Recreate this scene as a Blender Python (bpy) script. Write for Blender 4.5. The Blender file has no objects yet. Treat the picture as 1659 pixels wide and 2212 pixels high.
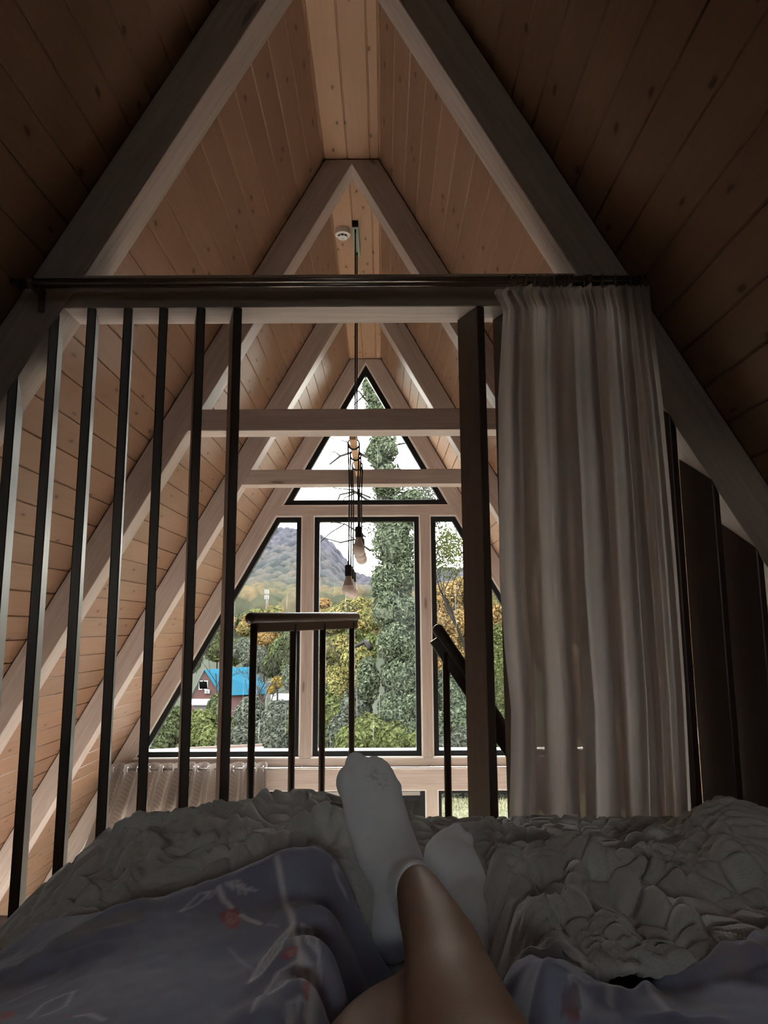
import bpy, bmesh, math, random
import numpy as np
from mathutils import Vector

# ------------------------------------------------------------------ basics
# Everything is laid out in metres around the eye of the photographer
# (X right, Y towards the gable, z up from the eye); EZ lifts it so that the
# loft floor lies at world z = 0.
EZ = 0.97
rng = np.random.default_rng(7)
random.seed(7)
scene = bpy.context.scene
COL = scene.collection
F_PX, CX, CY = 1545.2, 829.5, 1106.0
PITCH, ROLL, YAW = math.radians(8.949), math.radians(0.3008), math.radians(0.0365)


def cam_axes():
    p, r, y = PITCH, ROLL, YAW
    fwd = np.array([math.sin(y) * math.cos(p), math.cos(y) * math.cos(p), math.sin(p)])
    right = np.array([math.cos(y), -math.sin(y), 0.0])
    down = np.cross(fwd, right)
    c, s = math.cos(r), math.sin(r)
    return c * right + s * down, -s * right + c * down, fwd


AX = cam_axes()


def ray(x, y):
    d = AX[0] * (x - CX) / F_PX + AX[1] * (y - CY) / F_PX + AX[2]
    return d[0] / d[1], d[2] / d[1]


def P(x, y, Y):
    u, v = ray(x, y)
    return np.array([u * Y, Y, v * Y])


# ------------------------------------------------------------------ materials
def new_mat(name):
    m = bpy.data.materials.new(name)
    m.use_nodes = True
    nt = m.node_tree
    for n in list(nt.nodes):
        nt.nodes.remove(n)
    return m, nt


class NT:
    def __init__(self, nt):
        self.nt = nt

    def n(self, t, **kw):
        nd = self.nt.nodes.new(t)
        for k, v in kw.items():
            if k.startswith('i_'):
                key = k[2:]
                key = int(key) if key.isdigit() else key.replace('_', ' ')
                nd.inputs[key].default_value = v
            else:
                setattr(nd, k, v)
        return nd

    def l(self, a, b):
        self.nt.links.new(a, b)

    def math(self, op, a, b=None, clamp=False):
        nd = self.nt.nodes.new('ShaderNodeMath')
        nd.operation = op
        nd.use_clamp = clamp
        for i, x in enumerate((a, b)):
            if x is None:
                continue
            if isinstance(x, (int, float)):
                nd.inputs[i].default_value = x
            else:
                self.l(x, nd.inputs[i])
        return nd.outputs[0]

    def mix(self, fac, a, b, mode='MIX'):
        nd = self.nt.nodes.new('ShaderNodeMix')
        nd.data_type = 'RGBA'
        nd.blend_type = mode
        for s, x in ((0, fac), (6, a), (7, b)):
            if isinstance(x, (int, float)):
                nd.inputs[s].default_value = x
            elif isinstance(x, (tuple, list)):
                nd.inputs[s].default_value = (*x, 1) if len(x) == 3 else x
            else:
                self.l(x, nd.inputs[s])
        return nd.outputs[2]

    def ramp(self, fac, stops):
        nd = self.nt.nodes.new('ShaderNodeValToRGB')
        e = nd.color_ramp.elements
        while len(e) < len(stops):
            e.new(0.5)
        for i, (p, c) in enumerate(stops):
            e[i].position = p
            e[i].color = (*c, 1) if len(c) == 3 else c
        self.l(fac, nd.inputs[0])
        return nd.outputs[0]


def out_bsdf(t, color, rough=0.6, spec=0.3, bump=None, sheen=0.0, metal=0.0, bump_d=0.002, bump_s=0.5):
    o = t.n('ShaderNodeOutputMaterial')
    b = t.n('ShaderNodeBsdfPrincipled')
    if isinstance(color, (tuple, list)):
        b.inputs['Base Color'].default_value = (*color, 1)
    else:
        t.l(color, b.inputs['Base Color'])
    if isinstance(rough, (int, float)):
        b.inputs['Roughness'].default_value = rough
    else:
        t.l(rough, b.inputs['Roughness'])
    b.inputs['Specular IOR Level'].default_value = spec
    b.inputs['Metallic'].default_value = metal
    if sheen:
        b.inputs['Sheen Weight'].default_value = sheen
        b.inputs['Sheen Roughness'].default_value = 0.4
    if bump is not None:
        bn = t.n('ShaderNodeBump')
        bn.inputs['Strength'].default_value = bump_s
        bn.inputs['Distance'].default_value = bump_d
        t.l(bump, bn.inputs['Height'])
        t.l(bn.outputs[0], b.inputs['Normal'])
    t.l(b.outputs[0], o.inputs[0])
    return b


def wood_mat(name, base, dark, knot, rough=0.55, spec=0.3, knots=1.0, plank=None, grain=0.5, tint=0.25, kscale=(5.5, 1.6)):
    """Wood from UV in metres: u across the board, v along the grain.
    plank = board width, gives every board its own tint."""
    m, nt = new_mat(name)
    t = NT(nt)
    uv = t.n('ShaderNodeTexCoord').outputs['UV']
    sep = t.n('ShaderNodeSeparateXYZ')
    t.l(uv, sep.inputs[0])
    u, v = sep.outputs[0], sep.outputs[1]
    # long grain
    cm = t.n('ShaderNodeCombineXYZ')
    t.l(t.math('MULTIPLY', u, 55.0), cm.inputs[0])
    t.l(t.math('MULTIPLY', v, 2.2), cm.inputs[1])
    n1 = t.n('ShaderNodeTexNoise', i_Scale=1.0, i_Detail=4.0, i_Roughness=0.6)
    t.l(cm.outputs[0], n1.inputs['Vector'])
    cm2 = t.n('ShaderNodeCombineXYZ')
    t.l(t.math('MULTIPLY', u, 9.0), cm2.inputs[0])
    t.l(t.math('MULTIPLY', v, 0.9), cm2.inputs[1])
    n2 = t.n('ShaderNodeTexNoise', i_Scale=1.0, i_Detail=3.0)
    t.l(cm2.outputs[0], n2.inputs['Vector'])
    g = t.math('ADD', t.math('MULTIPLY', n1.outputs[0], 0.6), t.math('MULTIPLY', n2.outputs[0], 0.4))
    fac = t.math('MULTIPLY', t.math('SUBTRACT', g, 0.38), 3.2, clamp=True)
    fac = t.math('MULTIPLY', fac, grain)
    col = t.mix(fac, base, dark)
    if plank:
        idx = t.math('FLOOR', t.math('DIVIDE', u, plank))
        wn = t.n('ShaderNodeTexWhiteNoise', noise_dimensions='1D')
        t.l(idx, wn.inputs['W'])
        tt = t.math('MULTIPLY', wn.outputs[0], tint)
        col = t.mix(tt, col, tuple(c * 0.55 for c in base))
        wn2 = t.n('ShaderNodeTexWhiteNoise', noise_dimensions='1D')
        t.l(t.math('ADD', idx, 31.7), wn2.inputs['W'])
        col = t.mix(t.math('MULTIPLY', wn2.outputs[0], tint * 0.8), col, (base[0] * 1.15, base[1] * 0.85, base[2] * 0.7))
    if knots > 0:
        ck = t.n('ShaderNodeCombineXYZ')
        t.l(t.math('MULTIPLY', u, kscale[0]), ck.inputs[0])
        t.l(t.math('MULTIPLY', v, kscale[1]), ck.inputs[1])
        vo = t.n('ShaderNodeTexVoronoi', voronoi_dimensions='2D', i_Scale=1.0, i_Randomness=1.0)
        wob = t.n('ShaderNodeTexNoise', i_Scale=6.0)
        t.l(ck.outputs[0], wob.inputs['Vector'])
        av = t.n('ShaderNodeVectorMath', operation='MULTIPLY_ADD')
        t.l(wob.outputs['Color'], av.inputs[0])
        av.inputs[1].default_value = (0.16, 0.05, 0)
        t.l(ck.outputs[0], av.inputs[2])
        t.l(av.outputs[0], vo.inputs['Vector'])
        kn = t.ramp(vo.outputs['Distance'], [(0.0, (1, 1, 1)), (0.04, (0.9, 0.9, 0.9)), (0.068, (0.12, 0.12, 0.12)), (0.16, (0, 0, 0))])
        # only some cells carry a knot
        sel = t.math('GREATER_THAN', t.n('ShaderNodeSeparateColor').outputs[0], 0.0)
        sc = t.n('ShaderNodeSeparateColor')
        t.l(vo.outputs['Color'], sc.inputs[0])
        sel = t.math('GREATER_THAN', sc.outputs[0], 1.0 - 0.55 * min(knots, 1.8))
        col = t.mix(t.math('MULTIPLY', t.math('MULTIPLY', kn, sel), 0.8), col, knot)
    rg = t.math('ADD', t.math('MULTIPLY', n1.outputs[0], 0.2), rough - 0.1)
    out_bsdf(t, col, rg, spec, bump=g, bump_d=0.0015, bump_s=0.35)
    return m


def simple(name, color, rough=0.5, spec=0.4, metal=0.0, noise=0.12, nscale=12.0, sheen=0.0):
    m, nt = new_mat(name)
    t = NT(nt)
    tc = t.n('ShaderNodeTexCoord').outputs['Object']
    nz = t.n('ShaderNodeTexNoise', i_Scale=nscale, i_Detail=4.0)
    t.l(tc, nz.inputs['Vector'])
    c2 = tuple(c * (1 - noise * 2) for c in color)
    c1 = tuple(min(1, c * (1 + noise)) for c in color)
    col = t.mix(nz.outputs[0], c1, c2)
    out_bsdf(t, col, rough, spec, metal=metal, sheen=sheen)
    return m


M = {}
M['plank'] = wood_mat('pine_panelling', (0.270, 0.162, 0.105), (0.200, 0.116, 0.073), (0.05, 0.022, 0.012), rough=0.5, plank=0.1425, knots=1.2, kscale=(7.0, 2.6))
M['ridge'] = wood_mat('pine_ridge_boards', (0.38, 0.23, 0.145), (0.29, 0.165, 0.10), (0.05, 0.022, 0.013), rough=0.5, plank=0.14, knots=1.5, kscale=(7.5, 3.2))
M['white'] = wood_mat('whitewashed_timber', (0.47, 0.395, 0.355), (0.32, 0.255, 0.222), (0.14, 0.09, 0.07), rough=0.5, spec=0.35, knots=0.35, grain=0.9, kscale=(4.0, 0.9))
M['slat'] = wood_mat('stained_slat_wood', (0.055, 0.036, 0.030), (0.034, 0.021, 0.017), (0.02, 0.011, 0.008), rough=0.38, spec=0.45, knots=0.5, grain=0.7)
M['floor'] = wood_mat('dark_floor_boards', (0.14, 0.09, 0.06), (0.10, 0.06, 0.04), (0.05, 0.03, 0.02), rough=0.5, plank=0.16, knots=0.5)
M['floorlight'] = wood_mat('pale_floor_boards', (0.70, 0.64, 0.58), (0.62, 0.55, 0.49), (0.2, 0.12, 0.08), rough=0.35, plank=0.16, knots=0.5)
M['backwall'] = wood_mat('dark_back_boards', (0.10, 0.058, 0.036), (0.07, 0.04, 0.025), (0.03, 0.016, 0.01), rough=0.6, plank=0.14, knots=0.5)
M['step'] = wood_mat('stair_wood', (0.12, 0.07, 0.045), (0.08, 0.045, 0.03), (0.05, 0.03, 0.02), rough=0.45)
M['bar'] = wood_mat('raw_pine_bar', (0.58, 0.36, 0.2), (0.48, 0.28, 0.15), (0.2, 0.1, 0.05), rough=0.5, knots=0.2)
M['gap'] = simple('dark_joint_batten', (0.10, 0.045, 0.032), 0.7, 0.2)  # dark red-brown for the battens at the rafter joints
M['black'] = simple('black_powder_coat', (0.007, 0.007, 0.009), 0.55, 0.2, noise=0.05)
M['blackrub'] = simple('black_rubber_cable', (0.010, 0.010, 0.011), 0.55, 0.4, noise=0.05)
M['trimwhite'] = simple('white_window_trim', (0.72, 0.69, 0.66), 0.45, 0.4, noise=0.04)
M['sillmetal'] = simple('white_sill_flashing', (0.62, 0.62, 0.61), 0.35, 0.5, noise=0.05)
M['steel'] = simple('brushed_steel', (0.55, 0.53, 0.51), 0.28, 0.5, metal=1.0, noise=0.05)
M['rod'] = simple('dark_bronze_rod', (0.30, 0.26, 0.235), 0.25, 0.5, metal=0.8, noise=0.05)
M['railbrown'] = simple('dark_brown_varnish', (0.022, 0.014, 0.012), 0.38, 0.3, noise=0.12)
M['plastic'] = simple('white_plastic', (0.75, 0.72, 0.67), 0.45, 0.4, noise=0.03)
M['plasticmark'] = simple('grey_plastic', (0.32, 0.31, 0.3), 0.5, 0.4, noise=0.03)
M['mirror'] = simple('greenish_steel_plate', (0.30, 0.34, 0.31), 0.3, 0.5, metal=0.7, noise=0.06)
def opal(name, c, k):
    m, nt = new_mat(name)
    t = NT(nt)
    b = t.n('ShaderNodeBsdfPrincipled', i_Roughness=0.35)
    b.inputs['Base Color'].default_value = (*c, 1)
    tr = t.n('ShaderNodeBsdfTranslucent')
    tr.inputs[0].default_value = (*c, 1)
    mx = t.n('ShaderNodeMixShader', i_0=k)
    t.l(b.outputs[0], mx.inputs[1])
    t.l(tr.outputs[0], mx.inputs[2])
    o = t.n('ShaderNodeOutputMaterial')
    t.l(mx.outputs[0], o.inputs[0])
    return m


M['bulb'] = opal('opal_bulb', (0.86, 0.79, 0.75), 0.3)
M['bulbneck'] = simple('opal_bulb_neck', (0.46, 0.41, 0.39), 0.4, 0.4, noise=0.02)
M['mattress'] = simple('white_mattress', (0.6, 0.58, 0.55), 0.8, 0.1)
M['bedframe'] = simple('dark_bed_frame', (0.07, 0.045, 0.035), 0.5, 0.3)


def fabric_weave(t, scale):
    tc = t.n('ShaderNodeTexCoord').outputs['UV']
    w1 = t.n('ShaderNodeTexWave', bands_direction='X', i_Scale=scale, i_Distortion=1.5)
    w2 = t.n('ShaderNodeTexWave', bands_direction='Y', i_Scale=scale, i_Distortion=1.5)
    t.l(tc, w1.inputs['Vector'])
    t.l(tc, w2.inputs['Vector'])
    return t.math('ADD', w1.outputs['Fac'], w2.outputs['Fac'])


def sheer_mat():
    m, nt = new_mat('sheer_taupe_voile')
    t = NT(nt)
    uv = t.n('ShaderNodeTexCoord').outputs['UV']
    mp = t.n('ShaderNodeMapping')
    mp.inputs['Scale'].default_value = (60, 6, 1)
    t.l(uv, mp.inputs['Vector'])
    nz = t.n('ShaderNodeTexNoise', i_Scale=1.0, i_Detail=5.0, i_Roughness=0.7)
    t.l(mp.outputs[0], nz.inputs['Vector'])
    col = t.mix(nz.outputs[0], (0.64, 0.56, 0.52), (0.50, 0.43, 0.40))
    d = t.n('ShaderNodeBsdfDiffuse')
    tr = t.n('ShaderNodeBsdfTranslucent')
    tp = t.n('ShaderNodeBsdfTransparent')
    t.l(col, d.inputs[0])
    t.l(col, tr.inputs[0])
    tp.inputs[0].default_value = (0.85, 0.74, 0.66, 1)
    m1 = t.n('ShaderNodeMixShader', i_0=0.55)
    t.l(d.outputs[0], m1.inputs[1])
    t.l(tr.outputs[0], m1.inputs[2])
    m2 = t.n('ShaderNodeMixShader')
    fr = t.n('ShaderNodeLayerWeight', i_Blend=0.35)
    fac = t.math('SUBTRACT', 0.07, t.math('MULTIPLY', fr.outputs['Facing'], 0.065), clamp=True)
    t.l(fac, m2.inputs[0])
    t.l(m1.outputs[0], m2.inputs[1])
    t.l(tp.outputs[0], m2.inputs[2])
    o = t.n('ShaderNodeOutputMaterial')
    t.l(m2.outputs[0], o.inputs[0])
    return m


M['sheer'] = sheer_mat()


def satin_mat():
    m, nt = new_mat('taupe_satin_leaf_stripe')
    t = NT(nt)
    uv = t.n('ShaderNodeTexCoord').outputs['UV']
    sep = t.n('ShaderNodeSeparateXYZ')
    t.l(uv, sep.inputs[0])
    # chevron (feather) stripes running down the cloth
    uu = t.math('MULTIPLY', sep.outputs[0], 9.0)
    tri = t.math('ABSOLUTE', t.math('SUBTRACT', t.math('FRACT', uu), 0.5))
    ph = t.math('ADD', t.math('MULTIPLY', sep.outputs[1], 26.0), t.math('MULTIPLY', tri, 5.0))
    s = t.math('FRACT', ph)
    st = t.math('GREATER_THAN', s, 0.55)
    band = t.math('LESS_THAN', tri, 0.33)
    f = t.math('MULTIPLY', st, band)
    col = t.mix(f, (0.215, 0.165, 0.14), (0.165, 0.12, 0.10))
    d = t.n('ShaderNodeBsdfPrincipled')
    t.l(col, d.inputs['Base Color'])
    d.inputs['Roughness'].default_value = 0.42
    d.inputs['Sheen Weight'].default_value = 0.3
    tr = t.n('ShaderNodeBsdfTranslucent')
    t.l(col, tr.inputs[0])
    mx = t.n('ShaderNodeMixShader', i_0=0.22)
    t.l(d.outputs[0], mx.inputs[1])
    t.l(tr.outputs[0], mx.inputs[2])
    o = t.n('ShaderNodeOutputMaterial')
    t.l(mx.outputs[0], o.inputs[0])
    return m


M['satin'] = satin_mat()


def glass_mat():
    m, nt = new_mat('window_glass')
    t = NT(nt)
    tp = t.n('ShaderNodeBsdfTransparent')
    tp.inputs[0].default_value = (0.95, 0.97, 0.96, 1)
    gl = t.n('ShaderNodeBsdfGlossy', i_Roughness=0.02)
    fr = t.n('ShaderNodeFresnel', i_IOR=1.35)
    m1 = t.n('ShaderNodeMixShader')
    t.l(t.math('MULTIPLY', fr.outputs[0], 0.12), m1.inputs[0])
    t.l(tp.outputs[0], m1.inputs[1])
    t.l(gl.outputs[0], m1.inputs[2])
    # dried drip marks and a breath of condensation low on the panes
    tc = t.n('ShaderNodeTexCoord').outputs['Object']
    mp = t.n('ShaderNodeMapping')
    mp.inputs['Scale'].default_value = (26, 1, 1.1)
    t.l(tc, mp.inputs['Vector'])
    nz = t.n('ShaderNodeTexNoise', i_Scale=1.0, i_Detail=4.0)
    t.l(mp.outputs[0], nz.inputs['Vector'])
    st = t.math('MULTIPLY', t.math('SUBTRACT', nz.outputs[0], 0.66, clamp=True), 0.30, clamp=True)
    n2 = t.n('ShaderNodeTexNoise', i_Scale=1.6, i_Detail=2.0)
    t.l(tc, n2.inputs['Vector'])
    hz = t.math('MULTIPLY', t.math('SUBTRACT', n2.outputs[0], 0.5, clamp=True), 0.016)
    df = t.n('ShaderNodeBsdfTranslucent')
    df.inputs[0].default_value = (0.8, 0.85, 0.85, 1)
    m2 = t.n('ShaderNodeMixShader')
    t.l(t.math('ADD', st, hz, clamp=True), m2.inputs[0])
    t.l(m1.outputs[0], m2.inputs[1])
    t.l(df.outputs[0], m2.inputs[2])
    o = t.n('ShaderNodeOutputMaterial')
    t.l(m2.outputs[0], o.inputs[0])
    return m


M['glass'] = glass_mat()


def leaf_mat(name, cols, trans=0.3, scale=1.2):
    m, nt = new_mat(name)
    t = NT(nt)
    at = t.n('ShaderNodeAttribute', attribute_name='tint')
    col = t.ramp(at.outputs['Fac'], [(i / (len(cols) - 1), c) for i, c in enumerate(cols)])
    d = t.n('ShaderNodeBsdfDiffuse')
    tr = t.n('ShaderNodeBsdfTranslucent')
    t.l(col, d.inputs[0])
    t.l(col, tr.inputs[0])
    mx = t.n('ShaderNodeMixShader', i_0=trans)
    t.l(d.outputs[0], mx.inputs[1])
    t.l(tr.outputs[0], mx.inputs[2])
    o = t.n('ShaderNodeOutputMaterial')
    t.l(mx.outputs[0], o.inputs[0])
    return m


# ------------------------------------------------------------------ mesh helpers
def make_mesh(name, V, F, mat=None, smooth=False, uv=None, vcol=None, vfloat=None):
    V = np.asarray(V, dtype=np.float64)
    me = bpy.data.meshes.new(name)
    if isinstance(F, np.ndarray):
        nf, k = F.shape
        me.vertices.add(len(V))
        me.vertices.foreach_set('co', V.astype(np.float32).ravel())
        me.loops.add(nf * k)
        me.loops.foreach_set('vertex_index', F.astype(np.int32).ravel())
        me.polygons.add(nf)
        me.polygons.foreach_set('loop_start', np.arange(0, nf * k, k, dtype=np.int32))
        me.polygons.foreach_set('loop_total', np.full(nf, k, dtype=np.int32))
        me.update(calc_edges=True)
    else:
        me.from_pydata([tuple(v) for v in V], [], [tuple(f) for f in F])
        me.update()
    if smooth:
        me.polygons.foreach_set('use_smooth', np.ones(len(me.polygons), dtype=bool))
    if uv is not None:
        ul = me.uv_layers.new(name='UVMap')
        ul.data.foreach_set('uv', np.asarray(uv, dtype=np.float32).ravel())
    if vcol is not None:
        a = me.color_attributes.new('Col', 'FLOAT_COLOR', 'POINT')
        c = np.ones((len(V), 4), dtype=np.float32)
        c[:, :3] = vcol
        a.data.foreach_set('color', c.ravel())
    if vfloat is not None:
        a = me.attributes.new('tint', 'FLOAT', 'POINT')
        a.data.foreach_set('value', np.asarray(vfloat, dtype=np.float32))
    if mat is not None:
        me.materials.append(mat)
    return me


def grain_uv(V, F, g, off=(0, 0)):
    V = np.asarray(V, float)
    g = np.asarray(g, float)
    g = g / np.linalg.norm(g)
    out = []
    for f in F:
        p = V[list(f)]
        n = np.zeros(3)
        for i in range(len(p)):
            n += np.cross(p[i] - p[0], p[(i + 1) % len(p)] - p[0])
        nn = np.linalg.norm(n)
        n = n / nn if nn > 1e-12 else np.array([0, 0, 1.0])
        a = np.cross(n, g)
        if np.linalg.norm(a) < 0.2:
            a = np.cross(n, [0.3, 0.9, 0.2])
            a /= np.linalg.norm(a)
            b = np.cross(n, a)
        else:
            a = a / np.linalg.norm(a)
            b = g
        for q in p:
            out.append((q @ a + off[0], q @ b + off[1]))
    return out


def tag(o, label=None, cat=None, group=None, kind=None):
    if label:
        o['label'] = label
    if cat:
        o['category'] = cat
    if group:
        o['group'] = group
    if kind:
        o['kind'] = kind
    return o


def world_loc(o):
    l = Vector((0, 0, 0))
    while o is not None:
        l = l + o.location
        o = o.parent
    return np.array(l)


def add(name, V, F, mat, parent=None, smooth=False, uv=None, grain=None, vcol=None, vfloat=None, bevel=0.0, origin=None, seg=1):
    """Link ONE mesh object.  V in eye coordinates; a part is stored relative to its thing."""
    V = np.asarray(V, float)
    if uv is None and grain is not None:
        uv = grain_uv(V, F, grain, off=(rng.uniform(0, 40), rng.uniform(0, 40)))
    if parent is not None:
        o0 = world_loc(parent)
    elif origin is not None:
        o0 = np.asarray(origin, float)
    else:
        lo, hi = V.min(0), V.max(0)
        o0 = np.array([(lo[0] + hi[0]) / 2, (lo[1] + hi[1]) / 2, lo[2]])
    me = make_mesh(name, V - o0, F, mat, smooth, uv, vcol, vfloat)
    o = bpy.data.objects.new(name, me)
    COL.objects.link(o)
    if parent is not None:
        o.parent = parent
    else:
        o.location = o0
    if bevel:
        b = o.modifiers.new('edge', 'BEVEL')
        b.width = bevel
        b.segments = seg
        b.limit_method = 'ANGLE'
    return o


def thing(name, label, cat, loc, group=None, kind=None):
    o = bpy.data.objects.new(name, None)
    o.empty_display_size = 0.05
    COL.objects.link(o)
    o.location = loc
    return tag(o, label, cat, group, kind)


def box(x0, x1, y0, y1, z0, z1):
    V = [(x, y, z) for x in (x0, x1) for y in (y0, y1) for z in (z0, z1)]
    F = [(0, 1, 3, 2), (4, 6, 7, 5), (0, 4, 5, 1), (2, 3, 7, 6), (0, 2, 6, 4), (1, 5, 7, 3)]
    return np.array(V, float), F


def merge(*parts):
    V, F, n = [], [], 0
    for v, f in parts:
        V.append(np.asarray(v, float))
        F += [tuple(i + n for i in q) for q in f]
        n += len(v)
    return np.concatenate(V), F


def prism(poly, y0, y1):
    """poly of (X, z) extruded along Y."""
    n = len(poly)
    a = sum(poly[i][0] * poly[(i + 1) % n][1] - poly[(i + 1) % n][0] * poly[i][1] for i in range(n))
    if a < 0:
        poly = poly[::-1]
    V = [(x, y0, z) for x, z in poly] + [(x, y1, z) for x, z in poly]
    F = [tuple(range(n)), tuple(range(2 * n - 1, n - 1, -1))]
    for i in range(n):
        j = (i + 1) % n
        F.append((i, i + n, j + n, j))
    return np.array(V, float), F


def tube(pts, r, n=10, cap=True):
    pts = [np.asarray(p, float) for p in pts]
    m = len(pts)
    rs = r if isinstance(r, (list, tuple, np.ndarray)) else [r] * m
    V, F = [], []
    prev = None
    for i in range(m):
        tg = pts[min(i + 1, m - 1)] - pts[max(i - 1, 0)]
        tg = tg / (np.linalg.norm(tg) + 1e-12)
        if prev is None:
            h = np.array([0, 0, 1.0]) if abs(tg[2]) < 0.9 else np.array([1.0, 0, 0])
            a = np.cross(tg, h)
        else:
            a = prev - tg * (prev @ tg)
        a = a / np.linalg.norm(a)
        prev = a
        b = np.cross(tg, a)
        for k in range(n):
            th = 2 * math.pi * k / n
            V.append(pts[i] + rs[i] * (math.cos(th) * a + math.sin(th) * b))
    for i in range(m - 1):
        for k in range(n):
            k2 = (k + 1) % n
            F.append((i * n + k, i * n + k2, (i + 1) * n + k2, (i + 1) * n + k))
    if cap:
        F.append(tuple(range(n - 1, -1, -1)))
        F.append(tuple((m - 1) * n + k for k in range(n)))
    return np.array(V), F


def lathe(center, prof, n=24):
    """prof of (radius, z offset), bottom to top."""
    V, F = [], []
    for r, z in prof:
        for k in range(n):
            th = 2 * math.pi * k / n
            V.append((center[0] + r * math.cos(th), center[1] + r * math.sin(th), center[2] + z))
    m = len(prof)
    for i in range(m - 1):
        for k in range(n):
            k2 = (k + 1) % n
            F.append((i * n + k, i * n + k2, (i + 1) * n + k2, (i + 1) * n + k))
    F.append(tuple(range(n - 1, -1, -1)))
    F.append(tuple((m - 1) * n + k for k in range(n)))
    return np.array(V), F


def inset_poly(poly, d):
    """inset a convex polygon (X, z) by d."""
    n = len(poly)
    a = sum(poly[i][0] * poly[(i + 1) % n][1] - poly[(i + 1) % n][0] * poly[i][1] for i in range(n))
    if a < 0:
        poly = poly[::-1]
    L = []
    for i in range(n):
        p, q = np.array(poly[i], float), np.array(poly[(i + 1) % n], float)
        e = (q - p) / np.linalg.norm(q - p)
        nrm = np.array([-e[1], e[0]])
        L.append((p + nrm * d, e))
    out = []
    for i in range(n):
        p, e = L[i - 1]
        q, f = L[i]
        A = np.array([e, -f]).T
        s = np.linalg.solve(A, q - p)
        out.append(tuple(p + e * s[0]))
    return out, poly


def ring_prism(outer, inner, y0, y1):
    n = len(outer)
    V = [(x, y0, z) for x, z in outer] + [(x, y0, z) for x, z in inner] + [(x, y1, z) for x, z in outer] + [(x, y1, z) for x, z in inner]
    F = []
    for i in range(n):
        j = (i + 1) % n
        F.append((i, j, n + j, n + i))
        F.append((2 * n + i, 3 * n + i, 3 * n + j, 2 * n + j))
        F.append((i, 2 * n + i, 2 * n + j, j))
        F.append((n + i, n + j, 3 * n + j, 3 * n + i))
    return np.array(V, float), F

# ------------------------------------------------------------------ the A-frame
XR, ZA, SL, RW = -0.183, 2.77, 1.785, 0.178      # ridge X, inner apex z, slope, rafter width
Y0, Y1, Y2, YG = 2.36, 3.97, 5.56, 7.28          # faces of the four timber frames
TD = 0.15                                        # timber depth
ZF = -EZ                                         # loft floor
ZG = -3.57                                       # ground floor


def xi(z, s):
    return XR + s * (ZA - z) / SL


def xo(z, s, extra=0.0):
    return xi(z, s) + s * (RW + extra)


def rafter_poly(s, zb):
    return [(XR, ZA), (XR, 2.80), (xo(2.80, s), 2.80), (xo(zb, s), zb), (xi(zb, s), zb)]


ORD = {Y0: ('white timber A-frame nearest the bed with slats and curtain rod on it', -0.965),
       Y2: ('whitewashed timber A-frame standing closest in front of the glazed gable', -3.56)}
ORD[Y1] = ('whitewashed timber A-frame between smoke detector and slatted screen, tie beam above the bulbs', -3.56)
for yy, zt, zb_t in ((Y0, 1.222, 1.10), (Y1, 1.228, 1.10), (Y2, 1.221, 1.10)):
    lab, zb = ORD[yy]
    t_ = thing('timber_frame', lab, 'timber frame', (XR, yy, zb), 'whitewashed A-frames of the loft')
    for s in (-1, 1):
        V, F = prism(rafter_poly(s, zb), yy, yy + TD)
        add('rafter', V, F, M['white'], t_, grain=(s / SL, 0, -1), bevel=0.003)
    poly = [(xi(zb_t, -1), zb_t), (xi(zb_t, 1), zb_t), (xi(zt, 1), zt), (xi(zt, -1), zt)]
    V, F = prism(poly, yy + 0.001, yy + TD - 0.008)
    add('tie_beam', V, F, M['white'], t_, grain=(1, 0, 0), bevel=0.003)
    # dark battens closing the joint between rafter and panelling
    for s in (-1, 1):
        poly = [(xo(2.80, s), 2.80), (xo(2.80, s, 0.012), 2.80), (xo(zb, s, 0.012), zb), (xo(zb, s), zb)]
        V, F = prism(poly, yy + 0.01, yy + TD - 0.01)
        add('joint_batten', V, F, M['gap'], t_)

# gable timbers: one glazed frame
g_ = thing('gable_timber_frame', 'whitewashed gable timbers holding the tall window panes', 'timber frame', (XR, YG, ZG))
for s in (-1, 1):
    V, F = prism(rafter_poly(s, ZG), YG, YG + TD)
    add('rafter', V, F, M['white'], g_, grain=(s / SL, 0, -1), bevel=0.003)
    poly = [(xo(2.80, s), 2.80), (xo(2.80, s, 0.012), 2.80), (xo(ZG, s, 0.012), ZG), (xo(ZG, s), ZG)]
    V, F = prism(poly, YG + 0.01, YG + TD - 0.01)
    add('joint_batten', V, F, M['gap'], g_)
ZT0, ZT1 = 1.114, 1.213
ML0, ML1, MR0, MR1 = -0.834, -0.723, 0.375, 0.472
ZS, ZB1 = -1.287, -1.585
V, F = prism([(xi(ZT0, -1), ZT0), (xi(ZT0, 1), ZT0), (xi(ZT1, 1), ZT1), (xi(ZT1, -1), ZT1)], YG + 0.001, YG + TD)
add('transom_beam', V, F, M['white'], g_, grain=(1, 0, 0), bevel=0.003)
for a, b in ((ML0, ML1), (MR0, MR1)):
    V, F = box(a, b, YG + 0.001, YG + TD, ZS, ZT0)
    add('mullion_post', V, F, M['white'], g_, grain=(0, 0, 1), bevel=0.003)
V, F = prism([(xi(ZB1, -1), ZB1), (xi(ZB1, 1), ZB1), (xi(ZS - 0.075, 1), ZS - 0.075), (xi(ZS - 0.075, -1), ZS - 0.075)], YG - 0.012, YG + TD)
add('floor_beam', V, F, M['white'], g_, grain=(1, 0, 0), bevel=0.003)
V, F = prism([(xi(ZS - 0.075, -1), ZS - 0.075), (xi(ZS - 0.075, 1), ZS - 0.075), (xi(ZS, 1), ZS), (xi(ZS, -1), ZS)], YG + 0.001, YG + TD)
add('sill_beam', V, F, M['white'], g_, grain=(1, 0, 0), bevel=0.003)
LL0, LL1, LR0, LR1 = -0.862, -0.757, 0.403, 0.508
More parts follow.
